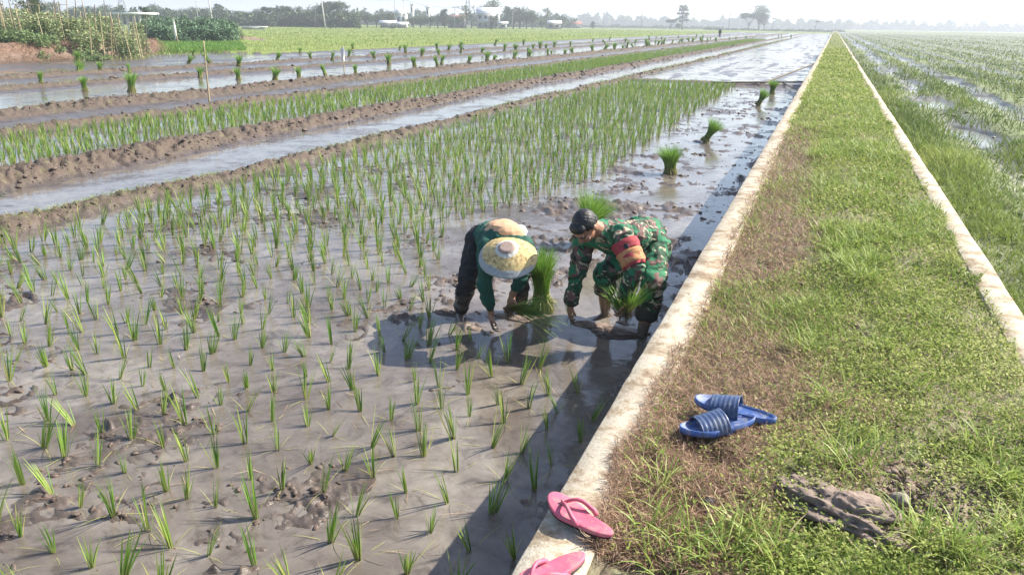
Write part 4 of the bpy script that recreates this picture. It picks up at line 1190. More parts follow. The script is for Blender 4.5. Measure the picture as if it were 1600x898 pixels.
# held seedlings: a handful in his left hand, single one in the right
def handful(loc, label, seed, nb, L, lean, phi0, spread, parent=None, wd=.006, root=.06):
    r = np.random.default_rng(seed)
    t = empty('seedling_handful', loc); tag(t, label, 'seedlings')
    phi = phi0+r.normal(0, spread, nb)
    P = np.stack([r.normal(0, .014, nb), r.normal(0, .014, nb), r.normal(0, .01, nb)], 1)
    V, F, A = ribbons(P, phi, np.abs(lean+r.normal(0, .22, nb)), .3*r.random(nb), L*(.7+.45*r.random(nb)), wd, 4, r.normal(0, .8, nb), r.random(nb))
    mk('leaf_blades', V, F, MATS['bundle_leaf'], t, A)
    V, F, A = ribbons(P, r.random(nb)*6.28, 2.6+.5*r.random(nb), .2, root*(.6+.8*r.random(nb)), .004, 2, 0.0, r.random(nb)); A['t'] = A['t']*0
    mk('roots', V, F, MATS['root_mud'], t, A)
    return t
az_r = math.atan2(R0[1], R0[0])
q = j['haL']+MO+V3(0, 0, -.09)
handful(q+Lv((.02, -.02, .0)), 'loose green seedlings hanging from the left hand of the camouflaged man', 4, 150, .25, .55, az_r, 1.7)
handful(q+Lv((-.02, -.03, .01)), 'smaller tuft of seedlings at the left side of the same hand of the camouflaged man', 5, 90, .19, .7, az_r+PI, .8)
q = j['haR']+MO+V3(0, 0, -.10)
handful(q, 'few dark wet seedlings being pushed into the mud by the right hand of the man', 6, 16, .13, .25, az_r+2.5, 1.2, wd=.006, root=.08)
q = G(968, 520)
o = blob('mud_mound', (q[0], q[1], -.01), (.20, .11, .034), MATS['clod_mud'], 44, sub=7, amp=.35, fr=3.2, rz=.3)
tag(o, 'dark wet mound of churned mud at the feet of the camouflaged man', 'mud mound')
q = G(925, 508)
o = blob('mud_mound', (q[0], q[1], -.015), (.17, .07, .035), MATS['mud_lump'], 45, sub=7, amp=.3, fr=3.2, rz=.1)
tag(o, 'paler flat mud mound between the right hand and the feet of the man', 'mud mound')

# ---- the woman in the straw hat
wj = dict(pelvis=W(764, 372, 5.62), chest=W(786, 374, 5.26), neck=W(792, 386, 5.10), head=W(797, 404, 5.0),
          shR=W(762, 384, 5.18), elR=W(757, 442, 5.14), haR=W(767, 488, 5.22), shL=W(818, 384, 5.22), elL=W(812, 436, 5.24), haL=W(800, 462, 5.24),
          hipR=W(750, 376, 5.60), knR=W(733, 430, 5.46), anR=W(718, 487, 5.56), hipL=W(780, 378, 5.70), knL=W(815, 430, 5.60), anL=W(812, 484, 5.68))
woman = empty('person', (float(wj['anR'][0]), float(wj['anR'][1]), 0))
tag(woman, 'person in a wide yellow straw hat and green sleeves bent double over the water', 'person', 'people planting rice')
MO2 = V3(*woman.location)
for k_ in wj: wj[k_] = wj[k_]-MO2
j = wj
fwd = unit(j['neck']-j['pelvis']); lft = unit(j['shL']-j['shR']); bk = unit(np.cross(lft, fwd)); bk = bk if bk[2] > 0 else -bk
hu = unit(Lv((.05, -.78, .36)))
hf = unit(Lv((-.05, -.1, -1))-hu*np.dot(Lv((-.05, -.1, -1)), hu)); hl = unit(np.cross(hu, hf))
if np.dot(hl, lft) < 0: hl = -hl
HA = np.array([hl, hf, hu]); hc = j['head']
body = [ell(H(0, -.012, .02), (.072, .090, .085), HA), ell(H(0, .025, -.035), (.056, .060, .066), HA), ell(H(0, .042, -.072), (.032, .034, .028), HA),
        rcone(H(0, -.03, -.05), j['neck'], .05, .055), rcone(j['neck'], j['neck']-fwd*.06, .055, .07),
        rcone(H(0, .085, .010), H(0, .102, -.022), .008, .012), ell(H(.076, -.012, -.008), (.010, .020, .030), HA), ell(H(-.076, -.012, -.008), (.010, .020, .030), HA),
        rcone(j['pelvis']-bk*.02, j['chest']-bk*.03, .08, .085), rcone(j['shL'], j['shR'], .045, .045), rcone(j['shL'], j['elL'], .045, .038), rcone(j['elL'], j['haL'], .036, .025),
        rcone(j['shR'], j['elR'], .045, .038), rcone(j['elR'], j['haR'], .036, .025), rcone(j['hipL'], j['hipR'], .10, .10),
        rcone(j['hipL'], j['knL'], .085, .055), rcone(j['knL'], j['anL'], .055, .036), rcone(j['hipR'], j['knR'], .085, .055), rcone(j['knR'], j['anR'], .055, .036)]
body += foot(j['anL'], Lv((.5, -.8, 0)))+foot(j['anR'], Lv((.2, -1, 0)))
body += hand_parts(j['haR'], Lv((.05, -.1, -1)), Lv((.9, .1, 0)), 1, .7, spread=.08)
body += hand_parts(j['haL'], Lv((-.1, -.15, -1)), Lv((-.5, -.6, 0)), -1, .9, spread=.08)
solid('body', body, MATS['skin'], woman, .005, 2)
trous = [rcone(j['hipL'], j['hipR'], .115, .115), rcone(j['pelvis'], j['pelvis']+fwd*.06, .125, .12), rcone(j['hipR'], j['knR'], .105, .076), rcone(j['knR'], j['knR']*.12+j['anR']*.88, .074, .056),
         rcone(j['hipL'], j['knL'], .105, .074), rcone(j['knL'], j['knL']*.35+j['anL']*.65, .07, .054)]
solid('trousers', trous, MATS['dark_trousers'], woman, .0065, 2, .017, 14, 12)
cm = j['chest']*.55+j['pelvis']*.45
shirt = [ell(j['chest'], (.15, .14, .105), np.array([lft, fwd, bk])), ell(cm, (.145, .19, .115), np.array([lft, fwd, bk])), ell(j['pelvis']*.85+j['chest']*.15, (.145, .12, .128), np.array([lft, fwd, bk])),
         rcone(j['shL'], j['shR'], .066, .066), rcone(j['shR'], j['elR'], .070, .056), rcone(j['elR'], j['elR']*.25+j['haR']*.75, .056, .040), rcone(j['shL'], j['elL'], .068, .054), rcone(j['elL'], j['elL']*.6+j['haL']*.4, .052, .046)]
solid('shirt', shirt, MATS['green_cloth'], woman, .0065, 2, .015, 15, 17)
# peach shawl over the back, white cloth at the far shoulder
shawl = [ell(cm+bk*.035+lft*.03, (.130, .175, .100), np.array([lft, fwd, bk])), ell(j['chest']+bk*.040+lft*.01, (.14, .13, .10), np.array([lft, fwd, bk]))]
solid('shawl', shawl, MATS['peach_cloth'], woman, .0065, 3, .009, 14, 23)
wc = [ell(j['chest']+lft*.125+bk*.05-fwd*.06, (.055, .085, .05), np.array([lft, fwd, bk]))]
solid('white_towel', wc, MATS['white_cloth'], woman, .0065, 2, .010, 18, 29)
# hat
nr_, na_ = 26, 64
rad = np.linspace(0, .200, nr_); T = np.arange(na_)*2*PI/na_
prof = np.where(rad < .052, .125, .125-(rad-.052)*.58-.25*np.clip(rad-.13, 0, 1)**1.1)
prof = prof-.012*sst(rad, .045, .058)
RR, TT = np.meshgrid(rad, T, indexing='ij')
zz = prof[:, None]+.006*np.sin(TT*3+1)*(RR/.2)**2+.0045*(fbm(RR*60+TT*0, TT*4, 3, 9)-.5)*2*(RR > .06)-.012*np.cos(TT-.6)*(RR/.2)**3
top_ = np.stack([RR*np.cos(TT), RR*np.sin(TT)*.97, zz], -1)
bot = top_.copy()[::-1]; bot[..., 2] -= .006
Vh = np.concatenate([top_, bot], 0); mrows = Vh.shape[0]
i = np.arange(mrows-1)[:, None]*na_; jj = np.arange(na_)[None]; k = (jj+1) % na_
Fh = np.stack([i+jj, i+na_+jj, i+na_+k, i+k], -1).reshape(-1, 4)
hat = mk('straw_hat', Vh.reshape(-1, 3), Fh, MATS['straw_hat'], woman, smooth=True)
hz_ = unit(Lv((-.10, -.52, .84))); hx2 = unit(Lv((1, .05, -.22))-hz_*np.dot(Lv((1, .05, -.22)), hz_)); hy2 = np.cross(hz_, hx2)
hp = W(794, 404, 4.98)-MO2
hat.matrix_local = Matrix(((hx2[0], hy2[0], hz_[0], hp[0]), (hx2[1], hy2[1], hz_[1], hp[1]), (hx2[2], hy2[2], hz_[2], hp[2]), (0, 0, 0, 1)))
# seedlings in her left hand: long, lying almost flat to the right
q = j['haL']+MO2+V3(0, 0, -.08)
handful(q+Lv((-.02, -.05, .01)), 'long green seedlings held low and pointing right in the hand under the straw hat', 8, 150, .40, 1.50, az_r-.35, .12, wd=.008, root=.08)
q = G(722, 492)
o = blob('mud_mound', (q[0]-.12, q[1], -.01), (.13, .06, .035), MATS['clod_mud'], 46, sub=5, amp=.35, fr=3.2)
tag(o, 'low dark mud mound beside the leg of the person in the straw hat', 'mud mound')
q = G(738, 513)
o = blob('mud_mound', (q[0], q[1], -.012), (.085, .04, .026), MATS['mud_lump'], 47, sub=5, amp=.3, fr=3)
tag(o, 'small pale mud mound between foot and hand of the person in the straw hat', 'mud mound')
q = G(808, 497)
o = blob('mud_mound', (q[0], q[1], -.015), (.22, .075, .032), MATS['mud_lump'], 48, sub=6, amp=.3, fr=3)
tag(o, 'wide pale mud mound below the hand that holds the long flat seedlings', 'mud mound')

# ---- somebody far off on the field edge
far_p = empty('person', tuple(place(1126, 150)+V3(0, 0, .1)))
tag(far_p, 'tiny dark figure standing far away at the edge of the paddies', 'person')
far_parts = [rcone((0, .0, 1.5), (0, 0, 1.52), .10, .09), rcone((0, 0, 1.35), (0, 0, .9), .19, .16), rcone((.2, 0, 1.3), (.26, .05, .8), .06, .05), rcone((-.2, 0, 1.3), (-.26, .05, .8), .06, .05),
             rcone((.08, 0, .85), (.1, 0, .05), .1, .06), rcone((-.08, 0, .85), (-.1, 0, .05), .1, .06)]
solid('body', far_parts, MATS['dark_trousers'], far_p, .03, 1)

# ------------------------------------------------------------------ footwear
def sole_outline(Ln, wf_, wh, n=40, side=1):
    """foot-shaped outline, toe at +x"""
    t_ = np.linspace(0, 2*PI, n, endpoint=False)
    x = np.cos(t_)*Ln/2
    u_ = (x/Ln+.5)
    wd_ = wh+(wf_-wh)*sst(u_, .3, .72)
    wd_ = wd_*(1-.10*np.exp(-((u_-.42)/.14)**2))
    y = np.sin(t_)*wd_/2
    y = np.sign(y)*np.abs(y)**.92*(wd_/2)**.08
    y = y+side*.010*np.sin((u_-.2)*PI*1.1)
    return np.stack([x, y], 1)
def sole(name, Ln, wf_, wh, th, mat, parent, rim=0.0, z0=0.0, n=44, side=1, arch=.0):
    o2 = sole_outline(Ln, wf_, wh, n, side)
    def ring(s_, z): return np.stack([o2[:, 0]*s_, o2[:, 1]*s_, z+arch*((o2[:, 0]*s_/Ln*2)**2)], 1)
    rows = [ring(.93, z0), ring(.985, z0+th*.15), ring(1, z0+th*.5), ring(1, z0+th+rim), ring(.965, z0+th+rim+.001), ring(.93, z0+th+.001), ring(.6, z0+th-.001), ring(.25, z0+th-.0015)]
    V = np.vstack(rows); m = len(rows); i = np.arange(m-1)[:, None]*n; jj = np.arange(n)[None]; k = (jj+1) % n
    F = [np.stack([i+jj, i+k, i+n+k, i+n+jj], -1).reshape(-1, 4), np.arange(n)[::-1][None].copy(), (np.arange(n)+(m-1)*n)[None].copy()]
    return mk(name, V, F, mat, parent, smooth=True)
def slide(loc, heading, label, side, tilt=(0, 0)):
    t = empty('slide_sandal', loc); t.rotation_euler = (tilt[0], tilt[1], heading)
    tag(t, label, 'sandal', 'blue slide sandals lying on the path')
    sole('sole', .295, .108, .078, .017, MATS['blue_rubber'], t, rim=.007, side=side, arch=.008)
    # broad ribbed strap arching over the front half
    nx, na2 = 21, 18
    V = []
    for layer in (0, 1):
        for i in range(nx):
            u_ = i/(nx-1); xx = -.022+u_*.108
            wd_ = .118-.010*u_+.004; hh = .066-.022*u_
            rib = .0018*math.cos(u_*PI*12)
            slant = .030*(1-u_)
            for kk in range(na2):
                a = PI*kk/(na2-1)
                ex = abs(math.cos(a))
                r_ = 1-(.05 if layer else 0)
                V.append((xx-slant*(ex**2)*.0+slant*.35*math.sin(a), math.cos(a)*wd_/2*r_+(rib*math.cos(a) if not layer else 0), .006+math.sin(a)**.8*hh*r_+(rib*math.sin(a) if not layer else 0)))
    V = np.array(V); id_ = np.arange(nx*na2).reshape(nx, na2)
    A_ = np.stack([id_[:-1, :-1], id_[:-1, 1:], id_[1:, 1:], id_[1:, :-1]], -1).reshape(-1, 4); N2 = nx*na2
    F = [A_, A_[:, ::-1]+N2]
    for e in (id_[0], id_[-1][::-1]):
        F.append(np.stack([e[:-1], e[:-1]+N2, e[1:]+N2, e[1:]], -1))
    mk('strap', V, np.vstack(F), MATS['navy_rubber'], t, smooth=True)
    return t
def ground_at(px, py, z=TOP): return G(px, py, z)
# front one: toe to the left (px 1057,668), heel to the right (px 1184,658)
a_, b_ = G(1058, 678, TOP+.03), G(1183, 664, TOP+.03)
mid = (a_+b_)/2; hd = math.atan2((a_-b_)[1], (a_-b_)[0])
slide((mid[0], mid[1], TOP+.032), hd, 'blue slide sandal lying in front, nearer the camera, with its heel pointing right', 1, (.05, .02))
a_, b_ = G(1092, 636, TOP+.04), G(1203, 659, TOP+.04)
mid = (a_+b_)/2; hd = math.atan2((a_-b_)[1], (a_-b_)[0])
slide((mid[0], mid[1], TOP+.042), hd, 'blue slide sandal lying behind its twin, half hidden, its heel furthest right', -1, (-.04, -.05))
def flipflop(loc, heading, label, side, tilt=(0, 0)):
    t = empty('flip_flop', loc); t.rotation_euler = (tilt[0], tilt[1], heading)
    tag(t, label, 'flip-flop', 'pink flip-flops lying on the concrete wall')
    sole('sole', .245, .096, .070, .014, MATS['pink_rubber'], t, rim=-.001, z0=.004, side=side, arch=.007)
    sole('under_sole', .243, .095, .069, .004, MATS['dark_sole'], t, rim=0, z0=-.001, side=side, arch=.007)
    p0 = V3(.068, side*.006, .018)
    for s_ in (1, -1):
        b = MB()
        pts = []
        for u_ in np.linspace(0, 1, 9):
            pts.append((p0[0]-u_*.098, p0[1]*(1-u_)+s_*(.040*math.sin(u_*PI/2)**.9)+.0, .018+.030*math.sin(min(1, u_*1.25)*PI*.85)**1.0*(1-.45*u_)))
        pts[-1] = (pts[-1][0], pts[-1][1], .014)
        b.tube(np.array(pts), np.linspace(.0048, .0075, 9), 8); b.build('strap', MATS['pink_rubber'], t, True)
    b = MB(); b.tube(np.array([p0, p0+V3(0, 0, .012)]), .005, 8); b.build('toe_post', MATS['pink_rubber'], t, True)
    return t
a_, b_ = G(866, 787, TOP+.015), G(947, 843, TOP+.015)
mid = (a_+b_)/2; hd = math.atan2((a_-b_)[1], (a_-b_)[0])
flipflop((mid[0], mid[1], TOP+.022), hd, 'whole pink flip-flop lying on the wall with its toe at the paddy edge', 1, (.0, -.04))
a_, b_ = G(842, 912, TOP+.015), G(910, 868, TOP+.015)
mid = (a_+b_)/2; hd = math.atan2((a_-b_)[1], (a_-b_)[0])
flipflop((mid[0]+(a_-b_)[0]*.22, mid[1]+(a_-b_)[1]*.22-.012, TOP+.014), hd, 'pink flip-flop cut off by the bottom edge, heel towards the grass', -1, (.02, 0))

# ------------------------------------------------------------------ stakes, rags and poles
def stake(p0, p1, r0, r1, mat, label, name='bamboo_stake', cat='stake', group=None, nodes=True):
    p0 = np.array(p0, float); p1 = np.array(p1, float)
    b = MB(); n_ = 11; pts = []; rd = []
    for i in range(n_):
        u_ = i/(n_-1); pts.append(p0+(p1-p0)*u_+V3(.012*math.sin(u_*7), .012*math.cos(u_*5), 0)*np.linalg.norm(p1-p0)*.5*u_*(1-u_)); rd.append((r0+(r1-r0)*u_)*(1.25 if nodes and i % 2 else 1))
    b.tube(np.array(pts), rd, 7)
    return tag(b.build(name, mat, None, True), label, cat, group)
p0 = G(327, 160); p0[2] = -.1
d_ = p0@F0
stake(p0, W(318, 64, d_), .022, .015, MATS['bamboo'], 'tall pale bamboo stake standing in the mud strip on the left')
p0 = G(538, 116); p0[2] = -.1; d_ = p0@F0
stake(p0, W(535, 73, d_), .02, .015, MATS['bamboo'], 'thin stake carrying a white rag in the bright water strip')
def rag(c, w_, h_, label, seed):
    nx, nz = 7, 12; V = []
    for i in range(nz):
        u_ = i/(nz-1)
        for k in range(nx):
            v_ = k/(nx-1)*2*PI
            r_ = w_*(.35+.65*math.sin(u_*PI)**.7)*(1+.35*math.sin(v_*2+u_*5+seed))*(1-.3*u_)
            V.append((c[0]+r_*math.cos(v_), c[1]+r_*math.sin(v_), c[2]-u_*h_))
    V = np.array(V); id_ = np.arange(nx*nz).reshape(nz, nx)
    F = np.stack([id_[:-1, :-1], id_[1:, :-1], id_[1:, 1:], id_[:-1, 1:]], -1).reshape(-1, 4)
    return tag(mk('white_rag', V, F, MATS['white_cloth'], smooth=True), label, 'rag')
rag(W(535, 74, d_), .10, .62, 'white rag tied to a thin stake over the bright water strip', 1)
p0 = place(274, 62); p0[2] = .3
stake(p0, W(270, 30, 62), .03, .02, MATS['bamboo'], 'short stake wrapped in white cloth in front of the leafy hedge')
rag(W(271, 31, 61.9), .10, 1.5, 'tall ragged white cloth hanging in front of the leafy hedge on the mound', 3)
# bamboo poles by the cross ridge
a_, b_ = G(1184, 134), G(1275, 107, .5)
stake((a_[0], a_[1], .02), (b_[0], b_[1], .72), .035, .025, MATS['old_bamboo'], 'long dark bamboo pole sloping from the cross ridge up to the wall', 'bamboo_pole', 'pole')
a_, b_ = G(1222, 133), G(1246, 146)
stake((a_[0], a_[1], .10), (b_[0], b_[1], .10), .03, .02, MATS['old_bamboo'], 'short dark stick lying in the water below the cross ridge', 'stick', 'stick', nodes=False)
a_, b_ = G(1110, 132), G(1255, 135)
stake((a_[0], a_[1], .07), (b_[0], b_[1], .16), .03, .03, MATS['old_bamboo'], 'dark bamboo pole lying along the cross ridge between the planted rice and the wall', 'bamboo_pole', 'pole')

# ------------------------------------------------------------------ garden on the bank: stakes and climbing beans
def on_bank(px, s):
    p = place(px, s); p[2] = float(terr(p[0], p[1])); return p
GS = 'bean stakes on the garden bank'
for i in range(46):
    px = -6+i*5.0+random.uniform(-2.5, 2.5)
    s = random.uniform(42.5, 49)
    p = on_bank(px, s)
    h_ = random.uniform(1.5, 2.5)
    ln = (random.gauss(0, .18), random.gauss(0, .12))
    o = stake((p[0], p[1], p[2]-.1), (p[0]+ln[0], p[1]+ln[1], p[2]+h_), .030, .020, MATS['bamboo'] if i % 3 else MATS['old_bamboo'], 'thin pale bamboo bean stake among the climbing plants on the garden bank', group=GS, nodes=False)
for i, (x0_, x1_, zz_, s_) in enumerate([(-5, 75, 1.25, 44), (70, 150, 1.35, 45), (130, 215, 1.2, 44.5), (20, 110, 1.9, 47)]):
    a_, b_ = on_bank(x0_, s_), on_bank(x1_, s_)
    o = stake((a_[0], a_[1], a_[2]+zz_), (b_[0], b_[1], b_[2]+zz_+.05), .016, .016, MATS['bamboo'], ['pale cross pole tied over the bean stakes at the far left', 'pale cross pole tied over the bean stakes in the middle of the garden', 'pale cross pole at the right end of the bean stakes', 'highest cross pole tied to the rear bean stakes'][i], 'cross_pole', 'pole', nodes=False)

def bush(name, c, rx, ry, rz_, n, ls, mat, seed, parent=None, top=False, link=True, stems=3):
    r = np.random.default_rng(seed)
    nc = max(6, n//45)
    cc = r.normal(0, .42, (nc, 3)); cc[:, 2] = np.abs(cc[:, 2])*1.3
    ln_ = np.linalg.norm(cc, axis=1); cc /= np.maximum(1, ln_)[:, None]
    id_ = r.integers(0, nc, n)
    P = cc[id_]+r.normal(0, .17, (n, 3)); P = P*np.array([rx, ry, rz_])
    P[:, 2] = np.maximum(P[:, 2], .02)+0
    D = r.normal(0, 1, (n, 3)); D[:, 2] -= .3
    V, F, A = leaves(P+np.array(c), D, np.stack([r.normal(0, .6, n), r.normal(0, .6, n), np.ones(n)], 1), ls*(.7+.6*r.random(n)), ls*(.5+.4*r.random(n)), np.clip(r.random(nc)[id_]*.7+.3*r.random(n), 0, 1))
    return mk(name, V, F, mat, parent, A, link=link)

# climbing bean plants: thin curtains of leaves round the stakes
GB2 = 'climbing bean plants on the bank'
bean_src = []
for i in range(5):
    r = np.random.default_rng(500+i); n = 330
    hgt = 1.35+.35*r.random()
    z = hgt*r.random(n)**.85; an = r.random(n)*6.28; rd = (.22+.16*r.random(n))*(1-.25*z/hgt)
    P = np.stack([rd*np.cos(an)*1.15, rd*np.sin(an), z+.02], 1)
    D = r.normal(0, 1, (n, 3)); D[:, 2] -= .5
    V, F, A = leaves(P, D, np.stack([r.normal(0, .7, n), r.normal(0, .7, n), np.ones(n)], 1), .09+.07*r.random(n), .07+.04*r.random(n), np.clip(.35+.5*z/hgt+r.normal(0, .25, n), 0, 1))
    bean_src.append(mk('bean_plant', V, F, MATS['bean_leaf'], None, A, link=False))
for i in range(44):
    px = -10+i*5.3+random.uniform(-2, 2); s = random.uniform(43.5, 50.5)
    p = on_bank(px, s)
    o = bean_src[i % 5].copy(); o.name = 'bean_plant'; col.objects.link(o); o.location = tuple(p); o.rotation_euler = (0, 0, random.random()*6.28)
    sc2 = random.uniform(.75, 1.15); o.scale = (sc2*1.25, sc2*1.25, sc2*random.uniform(.8, 1.05))
    tag(o, 'pale green climbing bean plant grown up between thin stakes on the garden bank', 'bean plant', GB2)
# low green edge of the garden
GL = 'low leafy plants along the garden edge'
low_src = [bush('low_plant', (0, 0, 0), .55, .45, .38, 330, .10, MATS['bean_leaf'], 600+i, link=False) for i in range(4)]
for i in range(26):
    px = -8+i*(5.2 if i < 18 else 6.5)+random.uniform(-2, 2)
    p = on_bank(px, random.uniform(40.8, 43))
    o = low_src[i % 4].copy(); o.name = 'low_plant'; col.objects.link(o); o.location = tuple(p); o.rotation_euler = (0, 0, random.random()*6.28)
    s = random.uniform(.7, 1.2)*(1.15 if i < 16 else .8); o.scale = (s, s, s)
    tag(o, 'low bright green leafy plant at the front edge of the garden bank', 'plant', GL)
# straw draped over the bank face
n_ = 15000
yb = 24+rng.random(n_)*17; xb = bank_line(yb)-rng.random(n_)*1.6+.3
k = vis(xb, yb)[0] & (rng.random(n_) < sst(fbm(yb*.9, xb*.9, 3, 71)+.25*sst(yb, 33, 38), .42, .58)); xb, yb = xb[k], yb[k]; n_ = len(xb)
V, F, A = ribbons(np.stack([xb, yb, terr(xb, yb)+.01], 1), rng.normal(-.2, .8, n_), 1.0+.5*rng.random(n_), .5+.5*rng.random(n_), .18+.25*rng.random(n_), .012, 3, rng.normal(0, .8, n_), rng.random(n_))
V[:, 2] = np.maximum(V[:, 2], np.maximum(0.01, terr(V[:, 0], V[:, 1])+.01))
tag(mk('bank_straw', V, F, MATS['dry_grass'], None, A), 'pale rice straw draped over the face of the garden bank', 'straw', kind='stuff')

# hedge of leafy bushes on the mound
hb_src = [bush('leafy_bush', (0, 0, 0), 1.0, .9, 1.15, 900, .21, MATS['dusty_leaf'], 640+i, link=False) for i in range(4)]
GH = 'leafy bushes on the soil mound'
for i in range(30):
    px = 222+(i % 15)*10.2+random.uniform(-2, 2); s = 74+(i//15)*4.5+random.uniform(-1, 1)
    p = place(px, s); p[2] = max(.1, float(terr(p[0], p[1])))-.05
    o = hb_src[i % 4].copy(); o.name = 'leafy_bush'; col.objects.link(o); o.location = tuple(p); o.rotation_euler = (0, 0, random.random()*6.28)
    s2 = random.uniform(.8, 1.1)*(1-.45*sst(px, 350, 375)); o.scale = (s2, s2, s2*(1.15 if i >= 15 else .95))
    tag(o, 'dusty green broad leaved bush in the dense hedge on the soil mound', 'bush', GH)
for i, (px, s, sc2) in enumerate([(283, 68, .45), (292, 67.5, .4), (303, 68, .35)]):
    p = place(px, s); p[2] = max(.1, float(terr(p[0], p[1])))-.05
    o = hb_src[i % 4].copy(); o.name = 'leafy_bush'; col.objects.link(o); o.location = tuple(p); o.scale = (sc2, sc2, sc2)
    tag(o, ['low creeping bush at the foot of the mound beside the white cloth', 'low creeping bush at the foot of the mound, middle one', 'low creeping bush at the foot of the mound, right one'][i], 'bush')

# ------------------------------------------------------------------ trees
def tree_src(kind, seed):
    """unit-height tree: trunk mesh and crown mesh"""
    r = np.random.default_rng(seed)
    tk = MB(); C_ = []
    if kind == 'round':
        cl = [(r.normal(0, .13), r.normal(0, .13), .42+.45*r.random(), .13+.07*r.random()) for _ in range(16)]; h0 = .5
    elif kind == 'umbrella':
        cl = [(r.uniform(-.55, .55), r.uniform(-.3, .3), .68+.16*r.random(), .10+.05*r.random()) for _ in range(20)]
        cl = [(x_, y_, z_-.22*x_*x_, s_) for x_, y_, z_, s_ in cl]; h0 = .45
    elif kind == 'column':
        cl = [(r.normal(0, .06), r.normal(0, .06), .2+.72*i/15, (.12-.06*abs(i/15-.35))) for i in range(16)]; h0 = .8
    elif kind == 'tiered':
        cl = []
        for lv in range(5):
            zz_ = .38+.13*lv; rr_ = (.20-.028*lv)*(.7+.6*r.random())
            for k in range(5): cl.append((rr_*math.cos(k*1.256+lv), rr_*math.sin(k*1.256+lv), zz_+r.normal(0, .035), .05+.04*r.random()))
        h0 = .95
    elif kind == 'sparse':
        cl = [(r.normal(0, .14), r.normal(0, .14), .4+.55*r.random(), .06+.04*r.random()) for _ in range(16)]; h0 = .85
    elif kind == 'palm':
        cl = []; h0 = .8
    bend = r.normal(0, .05, 2)
    pts = np.array([[bend[0]*u_*u_, bend[1]*u_*u_, u_*h0] for u_ in np.linspace(0, 1, 8)])
    tk.tube(pts, np.linspace(.030, .012, 8), 7)
    for x_, y_, z_, s_ in cl[::2]:
        b0 = pts[min(7, int(3+4*min(1, z_)*r.random()))]
        tk.tube(np.array([b0, (b0+np.array([x_, y_, z_]))/2+[0, 0, -.02], [x_, y_, z_]]), [.011, .007, .004], 5)
    tot = []
    dens = {'round': 95, 'umbrella': 130, 'column': 90, 'tiered': 45, 'sparse': 24}.get(kind, 0)
    for x_, y_, z_, s_ in cl:
        n = dens
        P = r.normal(0, .5, (n, 3)); P /= np.maximum(1, np.linalg.norm(P, axis=1))[:, None]
        P = P*[s_*1.25, s_*1.25, s_*(.5 if kind in ('tiered', 'umbrella') else .9)]+[x_, y_, z_]
        tot.append(leaves(P, r.normal(0, 1, (n, 3)), r.normal(0, 1, (n, 3)), .038+.03*r.random(n), .03, np.clip(r.random()*.6+.4*r.random(n), 0, 1)))
    if kind == 'palm':
        top = pts[-1]
        for k in range(16):
            n = 22; a = k*.3927*1.0+r.normal(0, .1); el_ = r.uniform(-.2, .9)
            u_ = np.linspace(.05, 1, n)
            cx_ = np.stack([u_*.26*math.cos(a), u_*.26*math.sin(a), .26*(u_*math.sin(el_)-.55*u_*u_)], 1)+top
            sd = np.array([-math.sin(a), math.cos(a), -.3])
            for sg in (1, -1): tot.append(leaves(cx_, sd*sg+np.array([math.cos(a)*.5, math.sin(a)*.5, -.2])+r.normal(0, .1, (n, 3)), np.tile([0, 0, 1.0], (n, 1)), .07*(1.1-u_), .018, np.full(n, .5)))
    V, F, A = join(*tot)
    return tk.build('trunk', MATS['bark'], None, True, link=False), mk('crown', V, F, MATS['tree_leaf'], None, A, link=False)
TS = {}
for kd, cnt in (('round', 3), ('umbrella', 2), ('column', 2), ('tiered', 1), ('sparse', 2), ('palm', 1)):
    TS[kd] = [tree_src(kd, 800+len(TS)*10+i) for i in range(cnt)]
tcount = 0
def tree(px, top, s, kind, wide, label, group=None, z=0.0, cat='tree', rz=None):
    """top = photo row of the top of the crown; wide = width factor"""
    global tcount
    tk, cr = TS[kind][tcount % len(TS[kind])]; tcount += 1
    p = place(px, s); hgt = CAM_H+(hor(px)-top)*s/FPX*1.02-z
    t = empty('tree', (p[0], p[1], z), random.random()*6.28 if rz is None else rz)
    t.scale = (hgt*wide, hgt*wide, hgt)
    for q_ in (tk, cr):
        c = q_.copy(); c.name = q_.name; col.objects.link(c); c.parent = t
    return tag(t, label, cat, group)
GT = 'trees of the treeline behind the left garden'
for px, top, s, kd, wd_ in [(8, 12, 260, 'round', 1.5), (24, 14, 270, 'round', 1.5), (66, 14, 265, 'round', 1.5), (85, 3, 255, 'round', 1.1), (104, 14, 270, 'round', 1.6), (122, 9, 260, 'round', 1.2), (142, 10, 275, 'round', 1.4), (163, 8, 262, 'round', 1.2),
                            (182, 12, 280, 'round', 1.4), (234, 10, 250, 'umbrella', .9), (250, 8, 262, 'round', 1.3), (268, 13, 262, 'round', 1.5), (287, 14, 268, 'round', 1.6), (302, 12, 260, 'round', 1.4), (319, 11, 255, 'round', 1.3), (336, 13, 262, 'round', 1.4), (362, 17, 280, 'round', 1.6), (381, 16, 285, 'round', 1.6), (400, 17, 290, 'round', 1.6), (412, 15, 290, 'round', 1.5)]:
    tree(px, top, s, kd, wd_, 'hazy dark round tree in the continuous treeline behind the left garden', GT)
tree(46, -6, 62, 'sparse', .9, 'tall dark thin tree rising out of the garden at the far left', z=.3)
tree(58, -2, 64, 'column', .8, 'dark bushy tree just right of the tall thin tree in the garden', z=.3)
tree(228, 12, 95, 'column', .8, 'narrow dark tree beside the white canopy roof', z=.1)
tree(343, 9, 250, 'tiered', 1.3, 'spreading tree standing above the treeline behind the leaning white pole')
GT2 = 'trees of the grove behind the two pale poles'
